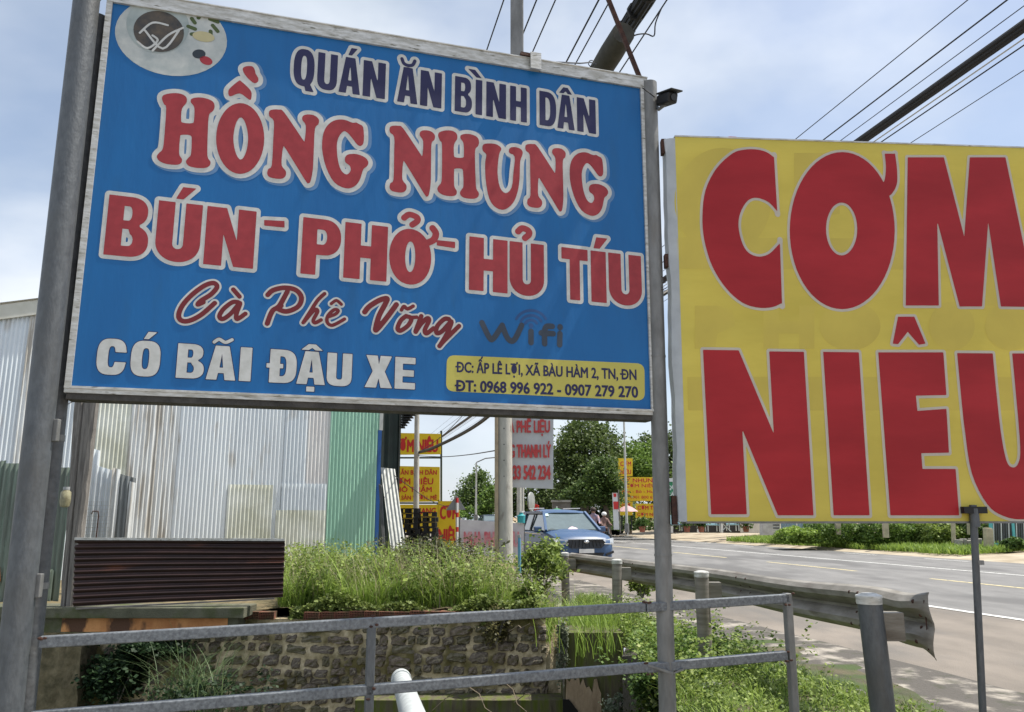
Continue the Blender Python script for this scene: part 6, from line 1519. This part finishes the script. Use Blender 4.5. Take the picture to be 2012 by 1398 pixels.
# ================================================================== VEHICLES AND PEOPLE
glassm = M('car_window_glass', (.10, .14, .15), .08, 0, var=.2, spec=.8, coat=.6)
tyre = M('tyre_rubber', (.012, .012, .012), .85)
rimm = M('alloy_rim', (.35, .36, .38), .35, .7)
chrome = M('chrome_trim', (.6, .62, .64), .2, .9)
lampg = M('headlight_glass', (.5, .53, .56), .12, .2, coat=.5)
def car(label, loc, yaw, paint, group=None, detail=True, cat='car'):
    e = empty('parked_car', (0, 0, 0), label, cat, group)
    st = [(-2.38, .60, .50, .72, .34), (-2.33, .80, .42, .84, .28), (-2.18, .90, .34, .93, .25), (-1.9, .94, .30, 1.0, .25), (-1.5, .95, .28, 1.06, .25), (-1.1, .95, .27, 1.10, .25), (0, .95, .27, 1.10, .25), (1.4, .95, .28, 1.10, .26), (2.0, .93, .32, 1.06, .28), (2.3, .86, .38, 1.0, .34), (2.38, .7, .5, .9, .42)]
    rows = []
    for y, w_, zl, zt2, zb3 in st:
        zs = zt2; hood = -.0
        r_ = [(-w_ * .80, y, zb3), (-w_ * .97, y, zb3 + .10), (-w_, y, zb3 + .28), (-w_ * .985, y, zs - .17), (-w_ * .93, y, zs - .05), (-w_ * .75, y, zs + .0), (-w_ * .35, y, zs + .035), (0, y, zs + .04)]
        rows.append(r_ + [(-x, yy, z) for x, yy, z in r_[-2::-1]])
    mb = MB().grid(rows); mb.poly(rows[0][::-1]); mb.poly(rows[-1]); mb.poly([p for r_ in ([r[0] for r in rows],) for p in r_] + [r[-1] for r in rows][::-1])
    body = mb.build('body', paint, e, smooth=True)
    # greenhouse
    def ring(y0, z, w_, y1): return [(-w_, y0, z), (w_, y0, z), (w_, y1, z), (-w_, y1, z)]
    MB().hexa([(-.86, -1.22, 1.08), (.86, -1.22, 1.08), (.88, 2.28, 1.08), (-.88, 2.28, 1.08)], [(-.66, -.38, 1.60), (.66, -.38, 1.60), (.68, 1.75, 1.62), (-.68, 1.75, 1.62)]).build('cabin_glass', glassm, e)
    MB().grid([[(-.70, -.42, 1.575), (-.4, -.44, 1.60), (0, -.45, 1.605), (.4, -.44, 1.60), (.70, -.42, 1.575)], [(-.68, -.25, 1.64), (-.4, -.27, 1.67), (0, -.28, 1.68), (.4, -.27, 1.67), (.68, -.25, 1.64)], [(-.70, .7, 1.66), (-.4, .7, 1.70), (0, .7, 1.71), (.4, .7, 1.70), (.70, .7, 1.66)], [(-.70, 1.85, 1.60), (-.4, 1.9, 1.65), (0, 1.9, 1.66), (.4, 1.9, 1.65), (.70, 1.85, 1.60)]]).build('roof', paint, e, smooth=True)
    for s_ in (-1, 1):
        MB().bar((s_ * .87, -1.25, 1.09), (s_ * .68, -.38, 1.625), .085, .06).build('windscreen_pillar', paint, e, bevel=.01)
        MB().bar((s_ * .70, -.38, 1.60), (s_ * .71, 1.8, 1.60), .06, .07).build('roof_side', paint, e, bevel=.01)
        MB().bar((s_ * .885, .45, 1.09), (s_ * .71, .45, 1.60), .09, .03, Vector((1, 0, 0))).build('door_pillar', darkm, e)
        MB().bar((s_ * .885, 1.45, 1.09), (s_ * .72, 1.5, 1.60), .14, .04, Vector((1, 0, 0))).build('rear_pillar', paint, e)
        MB().bar((s_ * .60, -.15, 1.73), (s_ * .60, 1.5, 1.735), .035, .03).build('roof_rail', chrome, e)
        if detail:
            m_ = MB().box((s_ * 1.04, -.92, 1.12), (.24, .13, .16)).build('door_mirror', paint, e, bevel=.03)
            MB().box((s_ * .93, -.90, 1.07), (.12, .06, .05)).build('mirror_arm', blackp, m_)
            h_ = MB().slab([(s_ * .93, -2.16, .90), (s_ * .52, -2.375, .83), (s_ * .50, -2.385, .74), (s_ * .90, -2.25, .74)], (0, .05, 0)).build('headlight', lampg, e)
            MB().bar((s_ * .90, -2.27, .73), (s_ * .55, -2.41, .745), .02, .025).build('light_strip', white, h_)
            MB().bar((s_ * .90, -2.26, .88), (s_ * .88, -2.30, .73), .02, .02).build('light_strip', white, h_)
            MB().bar((s_ * .88, -2.31, .52), (s_ * .60, -2.41, .44), .03, .06).build('bumper_vent', blackp, e)
            MB().bar((s_ * .957, -1.0, .98), (s_ * .957, 2.0, 1.0), .01, .02).build('belt_trim', chrome, e)
            for yy in (-.3, .75): MB().box((s_ * .962, yy + .3, .93), (.03, .2, .035)).build('door_handle', chrome, e, bevel=.008)
        for yy in (-1.45, 1.42):
            arch = MB().tube([(s_ * .90, yy, .36), (s_ * .958, yy, .36)], .41, 24).build('wheel_arch', blackp, e)
            wh_ = MB().tube([(s_ * .76, yy, .35), (s_ * .955, yy, .35), (s_ * .972, yy, .35)], [.35, .35, .32], 26).build('wheel', tyre, e, smooth=True)
            MB().tube([(s_ * .97, yy, .35), (s_ * .982, yy, .35)], .23, 20).build('rim', rimm, wh_)
    if detail:
        g_ = MB().slab([(-.52, -2.39, .86), (.52, -2.39, .86), (.62, -2.385, .74), (.46, -2.415, .62), (-.46, -2.415, .62), (-.62, -2.385, .74)], (0, .06, 0)).build('grille', M('black_grille', (.01, .01, .012), .35), e)
        for i in range(9): MB().bar((-.46 + i * .115, -2.425, .64), (-.40 + i * .1, -2.402, .85), .012, .012).build('grille_bar', chrome if i == 99 else M('dark_chrome', (.06, .06, .065), .3, .6), g_)
        MB().bar((-.56, -2.40, .865), (.56, -2.40, .865), .02, .02).build('grille_trim', chrome, e)
        em = MB().ball((0, -2.43, .80), .085, 14, 8, (1, .25, .5)).build('emblem', chrome, e, smooth=True)
        MB().slab([(-.55, -2.40, .50), (.55, -2.40, .50), (.48, -2.40, .36), (-.48, -2.40, .36)], (0, .05, 0)).build('lower_intake', blackp, e)
        MB().box((0, -2.425, .55), (.46, .02, .11)).build('number_plate', white, e)
        MB().slab([(-.72, -1.20, 1.13), (-.58, -1.17, 1.13), (-.58, -1.17, 1.13), (-.72, -1.2, 1.13)], (0, .01, .01)).build('wiper', blackp, e)
        f = lambda x, t: Vector((x, -1.22 + .84 * t, 1.08 + .52 * t)) + Vector((0, -.01, .016))
        MB().poly([f(-.70, .78), f(-.57, .78), f(-.56, .92), f(-.68, .92)]).build('windscreen_sticker', M('pale_blue_sticker', (.5, .68, .68), .5), e)
        MB().poly([f(-.15, .06), f(.18, .06), f(.14, .14), (f(.02, .20)), f(-.06, .15)]).build('dashboard_paper', M('pink_white_paper', (.68, .5, .58), .6), e)
        MB().bar(f(-.78, .02), f(.78, .02), .03, .015).build('cowl', blackp, e)
    e.location = loc; e.rotation_euler = (0, 0, yaw); e.scale = (1, 1, 1.05)
    return e
pblue = M('metallic_blue_car_paint', (.034, .082, .18), .42, 0.0, var=.06, coat=.25)
cf = P(1147, 1090, 24.0)
hd = RD * 1.0
cyaw = math.atan2(-RD.x, RD.y) 
carpos = Vector((cf.x, cf.y, 0)) + RD * 2.4
car('blue SUV parked facing the camera on the shoulder behind the guardrail', carpos, cyaw + math.radians(2), pblue)
car('small white car far down the road left of the concrete pole', Vector((P(926, 1015, 95).x, 95, 0)), cyaw, M('white_car_paint', (.6, .6, .6), .35, coat=.5), 'distant cars', False)
car('dark car far down the road just left of the concrete pole', Vector((P(962, 1015, 88).x, 88, 0)), cyaw, M('dark_car_paint', (.05, .07, .1), .35, coat=.5), 'distant cars', False)

def skin_body(name, joints, edges, radii, mat, parent, root=0, sub=2):
    me = bpy.data.meshes.new(name); o0 = org(parent)
    me.from_pydata([tuple(Vector(j) - o0) for j in joints], edges, []); me.materials.append(mat)
    o = bpy.data.objects.new(name, me); C.objects.link(o); o.parent = parent
    sk = o.modifiers.new('skin', 'SKIN'); sk.use_smooth_shade = True
    if not me.skin_vertices: me.skin_vertices.new(name='')
    for i, v in enumerate(me.skin_vertices[0].data): v.radius = (radii[i], radii[i]); v.use_root = (i == root)
    sb = o.modifiers.new('sub', 'SUBSURF'); sb.levels = sub; sb.render_levels = sub
    return o
def rider(label, blabel, x, Y, shirt, hatm, yaw=0.0, hgt=1.0):
    q = P(x, 1015, Y); base = Vector((q.x, Y, 0.02)); R_ = Matrix.Rotation(yaw, 3, 'Z'); T = lambda p: base + R_ @ (Vector(p) * hgt)
    b = empty('motorbike', base, blabel, 'motorbike', 'motorbikes riding beyond the car')
    for yy in (-.6, .6):
        w1 = MB().tube([T((-.04, yy, .3)), T((.04, yy, .3))], .3, 20).build('wheel', tyre, b, smooth=True); MB().tube([T((-.045, yy, .3)), T((.045, yy, .3))], .2, 16).build('rim', rimm, w1)
    MB().hexa([T(p) for p in ((-.12, -.35, .35), (.12, -.35, .35), (.12, .5, .4), (-.12, .5, .4))], [T(p) for p in ((-.1, -.4, .7), (.1, -.4, .7), (.14, .65, .78), (-.14, .65, .78))]).build('bike_body', darkm, b, bevel=.03)
    MB().tube([T((0, -.6, .3)), T((0, -.45, .95))], .04, 8).build('fork', galv, b); MB().bar(T((-.33, -.42, 1.0)), T((.33, -.42, 1.0)), .03, .03).build('handlebar', darkm, b)
    MB().box(T((0, .72, .68)), (.16, .06, .08)).build('tail_light', redp, b); MB().box(T((0, .25, .8)), (.26, .7, .08), R_).build('saddle', blackp, b, bevel=.02)
    e = empty('person', T((0, .2, .85)), label, 'person', 'riders beyond the car')
    J = [(0, .2, .9), (0, .17, 1.15), (0, .1, 1.38), (0, .08, 1.5), (0, .06, 1.62), (.2, .1, 1.38), (.26, -.1, 1.15), (.28, -.36, 1.05), (-.2, .1, 1.38), (-.26, -.1, 1.15), (-.28, -.36, 1.05), (.14, -.15, .85), (.16, -.2, .42), (-.14, -.15, .85), (-.16, -.2, .42)]
    E_ = [(0, 1), (1, 2), (2, 3), (3, 4), (2, 5), (5, 6), (6, 7), (2, 8), (8, 9), (9, 10), (0, 11), (11, 12), (0, 13), (13, 14)]
    Rr = [.15, .15, .17, .07, .10, .085, .06, .04, .085, .06, .04, .10, .06, .10, .06]
    skin_body('body', [T(j) for j in J], E_, [r * hgt for r in Rr], shirt, e)
    MB().ball(T((0, .05, 1.64)), .11 * hgt, 12, 8, (.9, 1, 1.1)).build('head', M('skin_tone', (.35, .2, .13), .6), e, smooth=True)
    MB().ball(T((0, .07, 1.69)), .15 * hgt, 14, 8, (1, 1.05, .85)).build('helmet', hatm, e, smooth=True)
    for s_ in (-1, 1): MB().box(T((s_ * .16, -.26, .36)), (.09, .24, .08), R_).build('shoe', darkm, e, bevel=.01)
rider('rider in a brown patterned jacket and white helmet right of the car', 'motorbike under the rider with the white helmet', 1188, 47, M('brown_jacket', (.22, .13, .11), .8, var=.4, scale=14), white, cyaw + .1)
rider('rider in a blue top with dark hair just behind the car window', 'motorbike under the rider in the blue top', 1166, 43, M('blue_top', (.10, .12, .22), .8, col2=(.5, .3, .28), scale=5), M('dark_hair', (.03, .015, .01), .7), cyaw - .3, 1.12)
